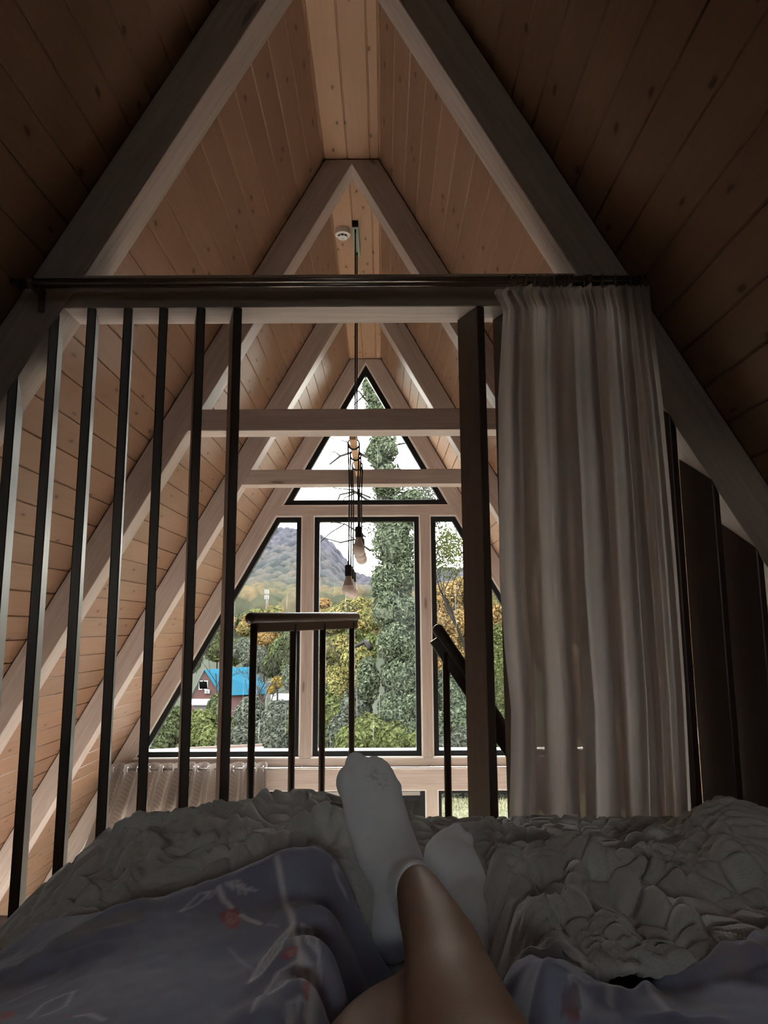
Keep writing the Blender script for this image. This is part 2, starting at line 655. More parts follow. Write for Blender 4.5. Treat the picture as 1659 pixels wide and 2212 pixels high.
for a, b in ((LL0, LL1), (LR0, LR1)):
    V, F = box(a, b, YG + 0.001, YG + TD, ZG + 0.09, ZB1)
    add('lower_post', V, F, M['white'], g_, grain=(0, 0, 1), bevel=0.003)
V, F = box(xi(ZG + 0.09, -1), xi(ZG + 0.09, 1), YG + 0.001, YG + TD, ZG, ZG + 0.09)
add('ground_beam', V, F, M['white'], g_, grain=(1, 0, 0), bevel=0.003)


def window(name, poly, frame_w=0.05, sill=False, door=False):
    inn, poly = inset_poly(poly, 0.013)
    outer = poly
    root = thing(name, None, None, (sum(p[0] for p in poly) / len(poly), YG + 0.05, min(p[1] for p in poly)), kind='structure')
    V, F = ring_prism(outer, inn, YG + 0.012, YG + 0.045)
    add('window_trim', V, F, M['trimwhite'], root)
    fi, _ = inset_poly(inn, frame_w)
    V, F = ring_prism(inn, fi, YG + 0.03, YG + 0.10)
    add('window_frame', V, F, M['black'], root, bevel=0.004)
    gi, _ = inset_poly(inn, frame_w - 0.008)
    V, F = prism(gi, YG + 0.062, YG + 0.068)
    add('window_pane', V, F, M['glass'], root)
    if sill:
        x0, x1 = min(p[0] for p in poly), max(p[0] for p in poly)
        z0 = min(p[1] for p in poly)
        V, F = box(x0, x1, YG + 0.02, YG - 0.02, z0 - 0.001, z0 + 0.012)
        add('window_sill', V, F, M['trimwhite'], root)
        V, F = prism([(x0, z0 + 0.055), (x1, z0 + 0.055), (x1, z0 + 0.035), (x0, z0 + 0.035)], YG + 0.105, YG + 0.24)
        add('sill_flashing', V, F, M['sillmetal'], root)
    return root


window('window_1', [(XR, ZA), (xi(ZT1, -1), ZT1), (xi(ZT1, 1), ZT1)], 0.055)
window('window_2', [(xi(ZT0, -1), ZT0), (xi(ZS, -1), ZS), (ML0, ZS), (ML0, ZT0)], sill=True)
window('window_3', [(ML1, ZT0), (ML1, ZS), (MR0, ZS), (MR0, ZT0)], sill=True)
window('window_4', [(MR1, ZT0), (MR1, ZS), (xi(ZS, 1), ZS), (xi(ZT0, 1), ZT0)], sill=True)
window('window_5', [(xi(ZB1, -1), ZB1), (xi(ZG + .09, -1), ZG + .09), (LL0, ZG + .09), (LL0, ZB1)], 0.05)
window('window_6', [(LR1, ZB1), (LR1, ZG + .09), (xi(ZG + .09, 1), ZG + .09), (xi(ZB1, 1), ZB1)], 0.03)
d_ = window('door_1', [(LL1, ZB1), (LL1, ZG + .09), (LR0, ZG + .09), (LR0, ZB1)], 0.05)
# pleated insect screen and its cassette inside the door frame
V, F = box(LL1 + 0.06, LR0 - 0.06, YG + 0.02, YG + 0.05, ZB1 - 0.06, ZB1 - 0.02)
add('screen_cassette', V, F, M['plasticmark'], d_, bevel=0.003)
V, F = box(LL1 + 0.06, LR0 - 0.06, YG + 0.012, YG + 0.05, ZB1 - 0.105, ZB1 - 0.06)
add('door_top_rail', V, F, M['black'], d_, bevel=0.003)


def pleats(x0, x1, z0, z1, y, step=0.03, dep=0.012):
    n = int((x1 - x0) / step)
    xs = np.linspace(x0, x1, n + 1)
    V, F = [], []
    for i, x in enumerate(xs):
        yy = y + (dep if i % 2 else 0)
        V += [(x, yy, z0), (x, yy, z1), (x, yy + 0.003, z0), (x, yy + 0.003, z1)]
    for i in range(n):
        a = 4 * i
        F += [(a, a + 4, a + 5, a + 1), (a + 2, a + 3, a + 7, a + 6)]
    return np.array(V), F


M['pleat'] = simple('charcoal_pleated_mesh', (0.014, 0.013, 0.013), 0.7, 0.2, noise=0.3, nscale=30)
V, F = pleats(LL1 + 0.06, LR0 - 0.06, ZB1 - 0.19, ZB1 - 0.105, YG + 0.02)
add('pleated_screen', V, F, M['pleat'], d_)
V, F = pleats(0.20, LR0 - 0.06, ZG + 0.12, ZB1 - 0.19, YG + 0.02)
add('pleated_screen', V, F, M['pleat'], d_)


# ------------------------------------------------------------------ panelled slopes and ridge
def panel_slope(s, s0=-0.02, S_end=None, ya=-1.7, yb=YG + TD):
    off = RW + 0.008
    pitch = 0.1425
    nrm = np.array([-s * SL, 0, -1.0])
    nrm = nrm / np.linalg.norm(nrm)           # towards the room
    dirv = np.array([s / SL, 0, -1.0])
    dirv = dirv / np.linalg.norm(dirv)
    base = np.array([XR + s * off, 0, ZA])
    prof = []
    gw, gd = 0.005, 0.007
    if S_end is None:
        S_end = (ZA - ZG) / math.sin(math.atan(SL)) + 0.05
    prof.append((s0, 0.0))
    e = 0.121
    while e < s0 + 0.01:
        e += pitch
    while e < S_end - 0.01:
        prof += [(e - gw, 0.0), (e - 0.001, -gd), (e + 0.001, -gd), (e + gw, 0.0)]
        e += pitch
    prof.append((S_end, 0.0))
    V, F, UV = [], [], []
    for (a, h) in prof:
        p = base + dirv * a + nrm * h
        V += [(p[0], ya, p[2]), (p[0], yb, p[2])]
    n = len(prof)
    for i in range(n - 1):
        q = (2 * i, 2 * i + 2, 2 * i + 3, 2 * i + 1)
        F.append(q if s > 0 else q[::-1])
        o = 0.1425 - 0.121
        a0, a1 = prof[i][0] + o, prof[i + 1][0] + o
        uvq = [(a0, ya), (a1, ya), (a1, yb), (a0, yb)]
        UV += uvq if s > 0 else uvq[::-1]
    # back skin, so that no daylight creeps in
    b0 = len(V)
    for (a, h) in (prof[0], prof[-1]):
        p = base + dirv * a - nrm * 0.08
        V += [(p[0], ya, p[2]), (p[0], yb, p[2])]
    F.append((b0, b0 + 1, b0 + 3, b0 + 2))
    F.append((0, 1, b0 + 1, b0))
    F.append((2 * n - 2, 2 * n - 1, b0 + 3, b0 + 2))
    F.append(tuple([2 * i for i in range(n)]) + (b0 + 2, b0))
    F.append(tuple([2 * i + 1 for i in range(n)]) + (b0 + 3, b0 + 1))
    for f in F[n - 1:]:
        UV += [(0.0, 0.0)] * len(f)
    return V, F, UV


SJ = 0.121 + 33 * 0.1425             # joint at a groove, just under the loft floor
ZJ = ZA - SJ * math.sin(math.atan(SL))
for s, nm, a, b, y_a in ((-1, 'wall_left', -0.02, SJ, -1.7), (-1, 'wall_left_lower', SJ, None, 4.85), (1, 'wall_right', -0.02, None, -1.7)):
    V, F, UV = panel_slope(s, a, b, y_a)
    o = add(nm, V, F, M['plank'], uv=UV)
    tag(o, kind='structure')


def slope_pt(z, extra):
    return xo(z, -1, extra)


# left slope at ground level: boarded under the loft, unseen glazing added to light the tall room
WY0, WY1, WZ0, WZ1 = 2.70, 4.85, -3.40, ZJ - 0.04
parts = []
for y_a, y_b, z_a, z_b in ((-1.7, WY0, ZG, ZJ), (WY0, WY1, ZG, WZ0)):
    parts.append(prism([(slope_pt(z_a, .008), z_a), (slope_pt(z_b, .008), z_b), (slope_pt(z_b, .09), z_b), (slope_pt(z_a, .09), z_a)], y_a, y_b))
o = add('wall_left_under_loft', *merge(*parts), M['plank'], grain=(0, 1, 0))
tag(o, kind='structure')
root = thing('added_window_8', None, None, (xo(-2.4, -1), 3.8, WZ0), kind='structure')
bars = []
for y_a, y_b, z_a, z_b in ((WY0, WY0 + .07, WZ0, WZ1), (WY1 - .07, WY1, WZ0, WZ1), (3.74, 3.81, WZ0, WZ1), (WY0, WY1, WZ0, WZ0 + .07), (WY0, WY1, WZ1 - .05, WZ1 + .05)):
    bars.append(prism([(slope_pt(z_a, .02), z_a), (slope_pt(z_b, .02), z_b), (slope_pt(z_b, .08), z_b), (slope_pt(z_a, .08), z_a)], y_a, y_b))
add('window_frame', *merge(*bars), M['black'], root)
V, F = prism([(slope_pt(WZ0, .047), WZ0), (slope_pt(WZ1, .047), WZ1), (slope_pt(WZ1, .053), WZ1), (slope_pt(WZ0, .053), WZ0)], WY0 + .03, WY1 - .03)
add('window_pane', V, F, M['glass'], root)

xs = [-0.40, -0.3495, -0.209, -0.0715, -0.0165, 0.03]
V, F, UV = [], [], []
prof = [(xs[0], 0)]
for x in xs[1:-1]:
    prof += [(x - 0.006, 0), (x - 0.001, 0.008), (x + 0.001, 0.008), (x + 0.006, 0)]
prof.append((xs[-1], 0))
for x, h in prof:
    V += [(x, -1.7, 2.808 + h), (x, YG + TD, 2.808 + h)]
for i in range(len(prof) - 1):
    F.append((2 * i, 2 * i + 1, 2 * i + 3, 2 * i + 2))
    a0, a1 = prof[i][0] + 0.3495 + 0.14, prof[i + 1][0] + 0.3495 + 0.14
    UV += [(a0, -1.7), (a0, YG + TD), (a1, YG + TD), (a1, -1.7)]
b = len(V)
V += [(-0.45, -1.7, 2.95), (-0.45, YG + TD, 2.95), (0.08, -1.7, 2.95), (0.08, YG + TD, 2.95)]
F.append((b, b + 2, b + 3, b + 1))
UV += [(0, 0)] * 4
o = add('ceiling', V, F, M['ridge'], uv=UV)
tag(o, kind='structure')

# floors and the closing wall behind the bed
V, F = prism([(xo(ZF, -1, .008), ZF), (xo(ZF, 1, .008), ZF), (xo(ZF - .25, 1, .008), ZF - .25), (xo(ZF - .25, -1, .008), ZF - .25)], -1.7, Y0 + 0.16)
o = add('floor', V, F, M['floor'], grain=(0, 1, 0))
tag(o, kind='structure')
V, F = box(-0.66, 0.95, Y0 + 0.165, 3.33, ZF - 0.33, ZF - 0.16)
V2, F2 = box(-0.66, -0.02, 3.33, 4.02, ZF - 0.33, ZF - 0.16)
o = add('floor_landing', *merge((V, F), (V2, F2)), M['step'], grain=(1, 0, 0))
tag(o, kind='structure')
V, F = box(xo(ZG, -1), xo(ZG, 1), -1.7, YG + TD, ZG - 0.15, ZG)
o = add('floor_ground', V, F, M['floorlight'], grain=(0, 1, 0))
tag(o, kind='structure')
BW = (-0.20, 0.22, 0.12, 0.40)        # unseen window added to light bed and socks: x0, x1, z0, z1
zt = ZF - .25
pl_ = lambda z, q: (xo(z, q, .05), z)
BA = (-0.31, -0.05, 2.05, 2.33)      # unseen opening added to light the near frame's face
parts = [prism([pl_(2.95, -1), pl_(BA[3], -1), pl_(BA[3], 1), pl_(2.95, 1)], -1.85, -1.70), prism([pl_(BA[2], -1), pl_(BW[3], -1), pl_(BW[3], 1), pl_(BA[2], 1)], -1.85, -1.70),
         prism([pl_(BA[3], -1), pl_(BA[2], -1), (BA[0], BA[2]), (BA[0], BA[3])], -1.85, -1.70), prism([(BA[1], BA[3]), (BA[1], BA[2]), pl_(BA[2], 1), pl_(BA[3], 1)], -1.85, -1.70),
         prism([pl_(BW[2], -1), pl_(zt, -1), pl_(zt, 1), pl_(BW[2], 1)], -1.85, -1.70),
         prism([pl_(BW[3], -1), pl_(BW[2], -1), (BW[0], BW[2]), (BW[0], BW[3])], -1.85, -1.70), prism([(BW[1], BW[3]), (BW[1], BW[2]), pl_(BW[2], 1), pl_(BW[3], 1)], -1.85, -1.70)]
o = add('wall_back', *merge(*parts), M['backwall'], grain=(0, 0, 1))
tag(o, kind='structure')
for nm, bw in (('added_window_9', BW), ('added_window_10', BA)):
    root = thing(nm, None, None, ((bw[0] + bw[1]) / 2, -1.78, bw[2]), kind='structure')
    ou = [(bw[0], bw[2]), (bw[1], bw[2]), (bw[1], bw[3]), (bw[0], bw[3])]
    fi, _ = inset_poly(ou, 0.02)
    V, F = ring_prism(ou, fi, -1.81, -1.75)
    add('window_frame', V, F, M['black'], root)
    V, F = prism(fi, -1.783, -1.777)
    add('window_pane', V, F, M['glass'], root)
# ground floor below the loft: its back wall with unseen glazing added to brighten the room
parts = []
zt = ZF - .25
wx0, wx1, wz1 = -2.1, 1.75, -1.38
for poly in ([(xo(zt, -1, .1), zt), (xo(ZG, -1, .1), ZG), (wx0, ZG), (wx0, zt)], [(wx1, zt), (wx1, ZG), (xo(ZG, 1, .1), ZG), (xo(zt, 1, .1), zt)], [(wx0, zt), (wx0, wz1), (wx1, wz1), (wx1, zt)]):
    parts.append(prism(poly, -1.85, -1.70))
o = add('wall_back_lower', *merge(*parts), M['plank'], grain=(0, 0, 1))
tag(o, kind='structure')
root = thing('added_window_7', None, None, ((wx0 + wx1) / 2, -1.78, ZG), kind='structure')
ou = [(wx0, ZG), (wx1, ZG), (wx1, wz1), (wx0, wz1)]
fi, _ = inset_poly(ou, 0.06)
V, F = ring_prism(ou, fi, -1.81, -1.75)
V2, F2 = box((wx0 + wx1) / 2 - .04, (wx0 + wx1) / 2 + .04, -1.81, -1.75, ZG + .06, wz1 - .06)
add('window_frame', *merge((V, F), (V2, F2)), M['black'], root)
V, F = prism(fi, -1.783, -1.777)
add('window_pane', V, F, M['glass'], root)


# ------------------------------------------------------------------ slatted screen
def slat_object(xf, ang, group, label):
    """one plank: front right corner at (xf, Y0); turned by ang, cut to the timber above."""
    w, L = 0.030, 0.136
    c, s = math.cos(ang), math.sin(ang)
    dv = np.array([-s, c])
    wv = np.array([-c, -s])
    fr = np.array([xf, Y0 + 0.004])
    pts = [fr, fr + wv * w, fr + wv * w + dv * L, fr + dv * L]
    V = [(p[0], p[1], ZF + 0.04) for p in pts]
    for p in pts:
        z = min(1.10, ZA - SL * abs(p[0] - XR))
        V.append((p[0], p[1], z - 0.001))
    F = [(0, 3, 2, 1), (4, 5, 6, 7), (0, 1, 5, 4), (1, 2, 6, 5), (2, 3, 7, 6), (3, 0, 4, 7)]
    o = add('screen_slat', V, F, M['slat'], grain=(0, 0, 1), bevel=0.003)
    tag(o, label, 'slat', group)
    return o


left_x = [-1.257, -1.129, -1.001, -0.874, -0.750, -0.619, -0.491]
words = ['outermost slat at the left edge of the photo, cut short under the sloping rafter',
         'second slat from the left edge, its top meeting the corner of rafter and tie beam',
         'third slat from the left edge of the dark wooden screen',
         'middle slat of the seven dark slats left of the stair opening',
         'fifth slat from the left, the third before the stair opening',
         'sixth slat from the left, standing next to the last one before the opening',
         'dark slat bordering the stair opening, closest to the brown handrail on the left']
for x, wd in zip(left_x, words):
    slat_object(x, math.radians(18), 'dark slats left of the stair opening', wd)
rw = ['broad-looking dark slat right of the stair opening, hiding the sloping handrail',
      'dark slat half tucked behind the left edge of the sheer curtain',
      'slat veiled behind the left half of the sheer curtain',
      'slat veiled behind the middle of the sheer curtain',
      'slat veiled behind the right half of the sheer curtain',
      'dark slat showing just past the right edge of the sheer curtain',
      'second dark slat right of the sheer curtain, its turned face wide and brown',
      'outermost dark slat at the right edge of the photo under the rafter']
for k, wd in enumerate(rw):
    slat_object(0.357 + 0.1287 * k, math.radians(25), 'dark slats right of the stair opening', wd)
V, F = box(xi(ZF, -1), -0.50, Y0 - 0.005, Y0 + 0.15, ZF, ZF + 0.04)
tag(add('sole_plate', V, F, M['slat'], grain=(1, 0, 0), bevel=0.002), 'dark sole plate on the floor under the left slats', 'plate')
V, F = box(0.26, xi(ZF, 1), Y0 - 0.005, Y0 + 0.15, ZF, ZF + 0.04)
tag(add('sole_plate', V, F, M['slat'], grain=(1, 0, 0), bevel=0.002), 'dark sole plate on the floor under the right slats', 'plate')

# ------------------------------------------------------------------ curtain rods and curtains at the slats
YR = 2.275
ZR = 0.5085 * YR
r_ = thing('curtain_rod', 'dark double curtain rod across the front tie beam', 'curtain rod', (XR, YR, ZR))
xa, xb = xo(ZR, -1) + 0.005, xo(ZR, 1) - 0.005
V, F = tube([(xa, YR, ZR), (xb, YR, ZR)], 0.0095, 14)
add('front_pole', V, F, M['rod'], r_, smooth=True)
V, F = tube([(xa, YR + 0.045, ZR + 0.004), (xb, YR + 0.045, ZR + 0.004)], 0.008, 12)
add('rear_pole', V, F, M['rod'], r_, smooth=True)
for bx in (-1.19, 0.70):
    pV, pF = box(bx - 0.01, bx + 0.01, Y0 - 0.012, Y0 - 0.001, ZR - 0.075, ZR + 0.01)
    aV, aF = box(bx - 0.007, bx + 0.007, YR - 0.012, Y0 - 0.006, ZR - 0.022, ZR - 0.012)
    cV, cF = tube([(bx - 0.009, YR, ZR), (bx + 0.009, YR, ZR)], 0.0135, 14)
    add('rod_bracket', *merge((pV, pF), (aV, aF), (cV, cF)), M['rod'], r_)


def torus(c, R, r, axis='x', n=20, m=8, tilt=0.0):
    pts = []
    V, F = [], []
    for i in range(n):
        th = 2 * math.pi * i / n
        for j in range(m):
            ph = 2 * math.pi * j / m
            rr = R + r * math.cos(ph)
            a, b2, h = rr * math.cos(th), rr * math.sin(th), r * math.sin(ph)
            x, y, z = h, a, b2
            x, y = x * math.cos(tilt) - y * math.sin(tilt), x * math.sin(tilt) + y * math.cos(tilt)
            V.append((c[0] + x, c[1] + y, c[2] + z))
    for i in range(n):
        for j in range(m):
            F.append((i * m + j, i * m + (j + 1) % m, ((i + 1) % n) * m + (j + 1) % m, ((i + 1) % n) * m + j))
    return np.array(V), F


ring_x = [1100, 1112, 1135, 1154, 1167, 1183, 1198, 1208, 1217, 1222, 1228, 1234, 1262, 1300, 1330, 1362, 1382]
for i, px in enumerate(ring_x):
    X = ray(px, 600)[0] * YR
    ro = thing('curtain_ring', 'small dark ring on the rod carrying the sheer curtain', 'curtain ring', (X, YR, ZR), 'rings along the curtain rod')
    V, F = torus((X, YR, ZR - 0.004), 0.0165, 0.0028, tilt=rng.uniform(-0.35, 0.35))
    add('ring_loop', V, F, M['rod'], ro, smooth=True)
    V, F = torus((X, YR, ZR - 0.026), 0.005, 0.0016, n=12, m=6)
    add('ring_eye', V, F, M['rod'], ro, smooth=True)


def cloth_sheet(xl, xr, ztop, zbot, y, folds, nx=420, nz=120, thick=True, uvscale=1.0):
    """hanging cloth: xl(z), xr(z) edges, folds(s, z) -> (dx, dy)."""
    V, UVv = [], []
    zs = np.linspace(0, 1, nz)
    for j, tz in enumerate(zs):
        for i in range(nx):
            s = i / (nx - 1)
            zt = ztop(s)
            z = zt + (zbot - zt) * tz
            dx, dy = folds(s, tz)
            V.append((xl(z) + (xr(z) - xl(z)) * s + dx, y + dy, z))
            UVv.append((s * uvscale, z))
    F = []
    for j in range(nz - 1):
        for i in range(nx - 1):
            a = j * nx + i
            F.append((a, a + nx, a + nx + 1, a + 1))
    F = np.array(F, dtype=np.int32)
    uv = np.array(UVv)[F.ravel()]
    return np.array(V), F, uv


def interp(pts):
    zs = [p[0] for p in pts]
    vs = [p[1] for p in pts]
    return lambda z: float(np.interp(z, zs, vs))


YC = YR
def XZ(x, y, Y):
    p = P(x, y, Y)
    return p[2], p[0]


L_pts = sorted([XZ(1098, 603, YC), XZ(1066, 630, YC), XZ(1087, 668, YC), XZ(1084, 720, YC), XZ(1076, 860, YC), XZ(1078, 1050, YC), XZ(1079, 1250, YC), XZ(1090, 1400, YC), XZ(1104, 1530, YC), XZ(1103, 1650, YC), XZ(1099, 1790, YC), (-1.0, XZ(1098, 1790, YC)[1])])
R_pts = sorted([XZ(1403, 600, YC), XZ(1407, 660, YC), XZ(1432, 860, YC), XZ(1450, 1050, YC), XZ(1466, 1250, YC), XZ(1482, 1480, YC), XZ(1497, 1780, YC), (-1.0, XZ(1500, 1790, YC)[1])])
fl = [(0.03, 0.028, .012), (0.10, 0.02, .02), (0.21, 0.045, .02), (0.36, 0.05, -.015), (0.465, 0.02, .034), (0.52, 0.035, -.02), (0.60, 0.02, .03), (0.68, 0.025, -.02), (0.745, 0.012, .034), (0.79, 0.02, -.02), (0.84, 0.012, .036), (0.90, 0.018, -.018), (0.95, 0.012, .03)]
phs = rng.uniform(0, 6.28, 8)


def sheer_folds(s, tz):
    top = math.exp(-(tz / 0.05) ** 2)
    dy = 0.0
    for c, w, a in fl:
        cc = c + 0.012 * math.sin(2.2 * tz + c * 20)
        ww = w * (0.75 + 0.5 * tz)
        dy -= a * (0.55 + 0.6 * min(1, tz * 2.2)) * math.exp(-((s - cc) / ww) ** 2)
    dy += 0.0018 * math.sin(s * 63 + phs[0]) * (1 - 0.5 * tz) + 0.0010 * math.sin(s * 131 + phs[1] + 2 * tz)
    # pinch pleats at the heading
    pl = (s * 15) % 1.0
    dy -= (top * 0.9 + 0.1 * math.exp(-(tz / 0.10) ** 2)) * 0.012 * (math.exp(-((pl - 0.5) / 0.14) ** 2) - 0.3)
    dx = 0.006 * math.sin(s * 40 + phs[2]) * min(1, tz * 3)
    return dx, dy


V, F, UV = cloth_sheet(interp(L_pts), interp(R_pts), lambda s: ZR - 0.028 + 0.006 * math.cos(s * 2 * math.pi * 15) - 0.012 * math.exp(-(s / 0.06) ** 2), ZF + 0.03, YC + 0.0, sheer_folds, 460, 150)
o = add('sheer_curtain', V, F, M['sheer'], smooth=True, uv=UV)
tag(o, 'sheer taupe floor-length curtain gathered on rings right of the stair opening', 'curtain')

# ------------------------------------------------------------------ gable curtain with eyelets
ZRG, YRG = -1.352, 7.12
gr = thing('gable_curtain_rod', 'thin shiny steel rod across the gable below the sill', 'curtain rod', (XR, YRG, ZRG))
xa, xb = xi(ZRG, -1) + 0.03, xi(ZRG, 1) - 0.03
V, F = tube([(xa, YRG, ZRG), (xb, YRG, ZRG)], 0.011, 14)
add('pole', V, F, M['steel'], gr, smooth=True)
for bx in (-2.3, -0.80, 0.44, 1.9):
    V, F = tube([(bx, YG - 0.012, ZRG), (bx, YRG, ZRG)], 0.006, 8)
    add('rod_bracket', V, F, M['steel'], gr, smooth=True)
gx0, gx1 = -2.60, P(576, 1655, YRG)[0]


def gable_folds(s, tz):
    # regular eyelet waves, squeezed into three bunches
    ph = s * 2 * math.pi * 11 + 1.1 * math.sin(s * 2 * math.pi * 2.0 + 0.6) * 1.4
    amp = 0.07
    flat = math.exp(-((s - 0.36) / 0.055) ** 2)
    dy = -amp * math.sin(ph) * (1 - 0.6 * flat)
    return 0.016 * math.cos(ph) + 0.004 * math.sin(ph * 2 + tz * 2), dy + 0.006 * math.sin(s * 90 + tz * 3)


V, F, UV = cloth_sheet(lambda z: gx0 + min(0, (z + 1.4)) * 0.33, lambda z: gx1, lambda s: ZRG + 0.055, ZG + 0.03, YRG, gable_folds, 420, 60, uvscale=1.5)
gc = thing('gable_curtain', 'taupe satin eyelet curtain drawn over the lower left gable window', 'curtain', ((gx0 + gx1) / 2, YRG, ZG))
add('cloth_panel', V, F, M['satin'], gc, smooth=True, uv=UV)
for k in range(22):
    s = (k + 0.5) / 22
    dx, dy = gable_folds(s, 0.0)
    V, F = torus((gx0 + (gx1 - gx0) * s + dx, YRG, ZRG), 0.024, 0.006, n=16, m=6, tilt=0.0)
    add('eyelet', V, F, M['steel'], gc, smooth=True)

# ------------------------------------------------------------------ stair railings
def rail_left():
    a, b = np.array([-0.573, 3.10, 0.030]), np.array([-0.154, 3.95, 0.043])
    root = thing('stair_railing', 'dark brown rounded handrail with four balusters guarding the stair opening', 'railing', (-0.36, 3.5, ZF - 0.16))
    d = (b - a) / np.linalg.norm(b - a)
    pts = [a - d * 0.020, a - d * 0.016, a - d * 0.008, a, b, b + d * 0.008, b + d * 0.016, b + d * 0.02]
    V, F = tube(pts, [0.004, 0.015, 0.022, 0.0245, 0.0245, 0.022, 0.015, 0.004], 20)
    add('handrail', V, F, M['railbrown'], root, smooth=True)
    nrm = np.array([d[1], -d[0], 0])
    c0, c1 = a + d * 0.015, b - d * 0.0
    V = []
    for p in (c0, c1):
        for sx, sz in ((-1, -0.062), (1, -0.062), (1, -0.018), (-1, -0.018)):
            V.append(p + nrm * 0.013 * sx + np.array([0, 0, sz]))
    F = [(0, 3, 2, 1), (4, 5, 6, 7), (0, 1, 5, 4), (1, 2, 6, 5), (2, 3, 7, 6), (3, 0, 4, 7)]
    add('lower_rail', V, F, M['railbrown'], root, bevel=0.003)
    for s in (0.028, 0.351, 0.633, 0.951):
        p = a + (b - a) * s
        V, F = tube([(p[0], p[1], ZF - 0.16), (p[0], p[1], p[2] - 0.03)], 0.0158, 16)
        add('baluster', V, F, M['railbrown'], root, smooth=True)


rail_left()


def rail_right():
    a = np.array([0.2355, 3.20, -0.0186])
    d = np.array([0.128, 0, -0.1946])
    d = d / np.linalg.norm(d)
    b = a + d * 1.05
    root = thing('stair_handrail', 'dark brown handrail sloping down to the right behind the broad slat', 'railing', (0.5, 3.2, ZF - 0.16))
    pts = [a - d * 0.018, a - d * 0.014, a - d * 0.007, a, b]
    V, F = tube(pts, [0.004, 0.016, 0.023, 0.0255, 0.0255], 20)
    add('handrail', V, F, M['railbrown'], root, smooth=True)
    up = np.array([-d[2], 0, d[0]])
    V = []
    for p in (a + d * 0.03, b):
        for sy, sz in ((-1, -0.062), (1, -0.062), (1, -0.018), (-1, -0.018)):
            V.append(p + np.array([0, 0.014 * sy, 0]) + up * sz)
    F = [(0, 3, 2, 1), (4, 5, 6, 7), (0, 1, 5, 4), (1, 2, 6, 5), (2, 3, 7, 6), (3, 0, 4, 7)]
    add('lower_rail', V, F, M['railbrown'], root, bevel=0.003)
    p = a + d * 0.062
    for q in (0.062, 0.42):
        p = a + d * q
        V, F = tube([(p[0], p[1], ZF - 0.16), (p[0], p[1], p[2] - 0.05)], 0.0158, 16)
        add('baluster', V, F, M['railbrown'], root, smooth=True)


rail_right()

# ------------------------------------------------------------------ ceiling things
sd = thing('smoke_detector', 'round white smoke detector on the ridge ceiling beside the black lamp canopy', 'smoke detector', (-0.283, 4.79, 2.76))
SX, SY, SZ = -0.283, 4.77, 2.808
V, F = lathe((SX, SY, SZ - 0.034), [(0.052, 0.0), (0.0535, 0.008), (0.0535, 0.034)], 32)
add('mounting_base', V, F, M['plastic'], sd, smooth=False)
V, F = lathe((SX, SY, SZ - 0.048), [(0.034, 0.0), (0.054, 0.006), (0.055, 0.014)], 32)
add('body', V, F, M['plastic'], sd)
bV, bF = lathe((SX, SY, SZ - 0.058), [(0.033, 0.0), (0.035, 0.012)], 32)
add('vent_band', bV, bF, M['black'], sd)
for k in range(8):
    th = k * math.pi / 4 + 0.35
    c = np.array([SX + 0.0345 * math.cos(th), SY + 0.0345 * math.sin(th)])
    V, F = box(c[0] - 0.003, c[0] + 0.003, c[1] - 0.003, c[1] + 0.003, SZ - 0.058, SZ - 0.046)
    add('vent_rib', V, F, M['plastic'], sd)
V, F = lathe((SX, SY, SZ - 0.067), [(0.024, 0.0), (0.033, 0.003), (0.034, 0.009)], 32)
add('cap', V, F, M['plastic'], sd)
dz = SZ - 0.0675
V, F = [], []
star = [(0.017, 0), (0.006, 0.006), (0, 0.017), (-0.006, 0.006), (-0.017, 0), (-0.006, -0.006), (0, -0.017), (0.006, -0.006)]
V = [(SX + a, SY + b, dz) for a, b in star] + [(SX + a * .62, SY + b * .62, dz) for a, b in star]
n = 8
F = [(i, (i + 1) % n, n + (i + 1) % n, n + i) for i in range(n)]
V = V + [(v[0], v[1], v[2] - 0.0008) for v in V]
F = F + [tuple(i + 16 for i in f[::-1]) for f in F] + [(i, i + 16, (i + 1) % n + 16, (i + 1) % n) for i in range(n)]
add('star_mark', V, F, M['plasticmark'], sd)

lamp = thing('pendant_lamp', 'black corded pendant lamp: wooden bar on two cords with six hanging opal bulbs', 'lamp', (-0.186, 4.83, 0.25))
LX = -0.189
V, F = box(LX - 0.022, LX + 0.022, 4.645, 5.055, 2.757, 2.806)
add('ceiling_canopy', V, F, M['black'], lamp, bevel=0.002)
V, F = box(LX - 0.0215, LX + 0.0215, 4.647, 5.053, 2.753, 2.758)
add('canopy_plate', V, F, M['mirror'], lamp)
ZBAR0, ZBAR1 = 1.125, 1.168
for yy in (4.675, 4.99):
    V, F = tube([(LX, yy, 2.755), (LX, yy, 2.735), (LX, yy, 2.72)], [0.0065, 0.0065, 0.003], 10)
    add('cord_grip', V, F, M['black'], lamp, smooth=True)
    V, F = tube([(LX, yy, 2.74), (LX + 0.001, yy, 2.0), (LX, yy, ZBAR1)], 0.0052, 8)
    add('cord', V, F, M['blackrub'], lamp, smooth=True)
V, F = box(LX - 0.021, LX + 0.021, 4.28, 5.38, ZBAR0, ZBAR1)
add('wooden_bar', V, F, M['bar'], lamp, grain=(0, 1, 0), bevel=0.002)
ZC = (ZBAR0 + ZBAR1) / 2
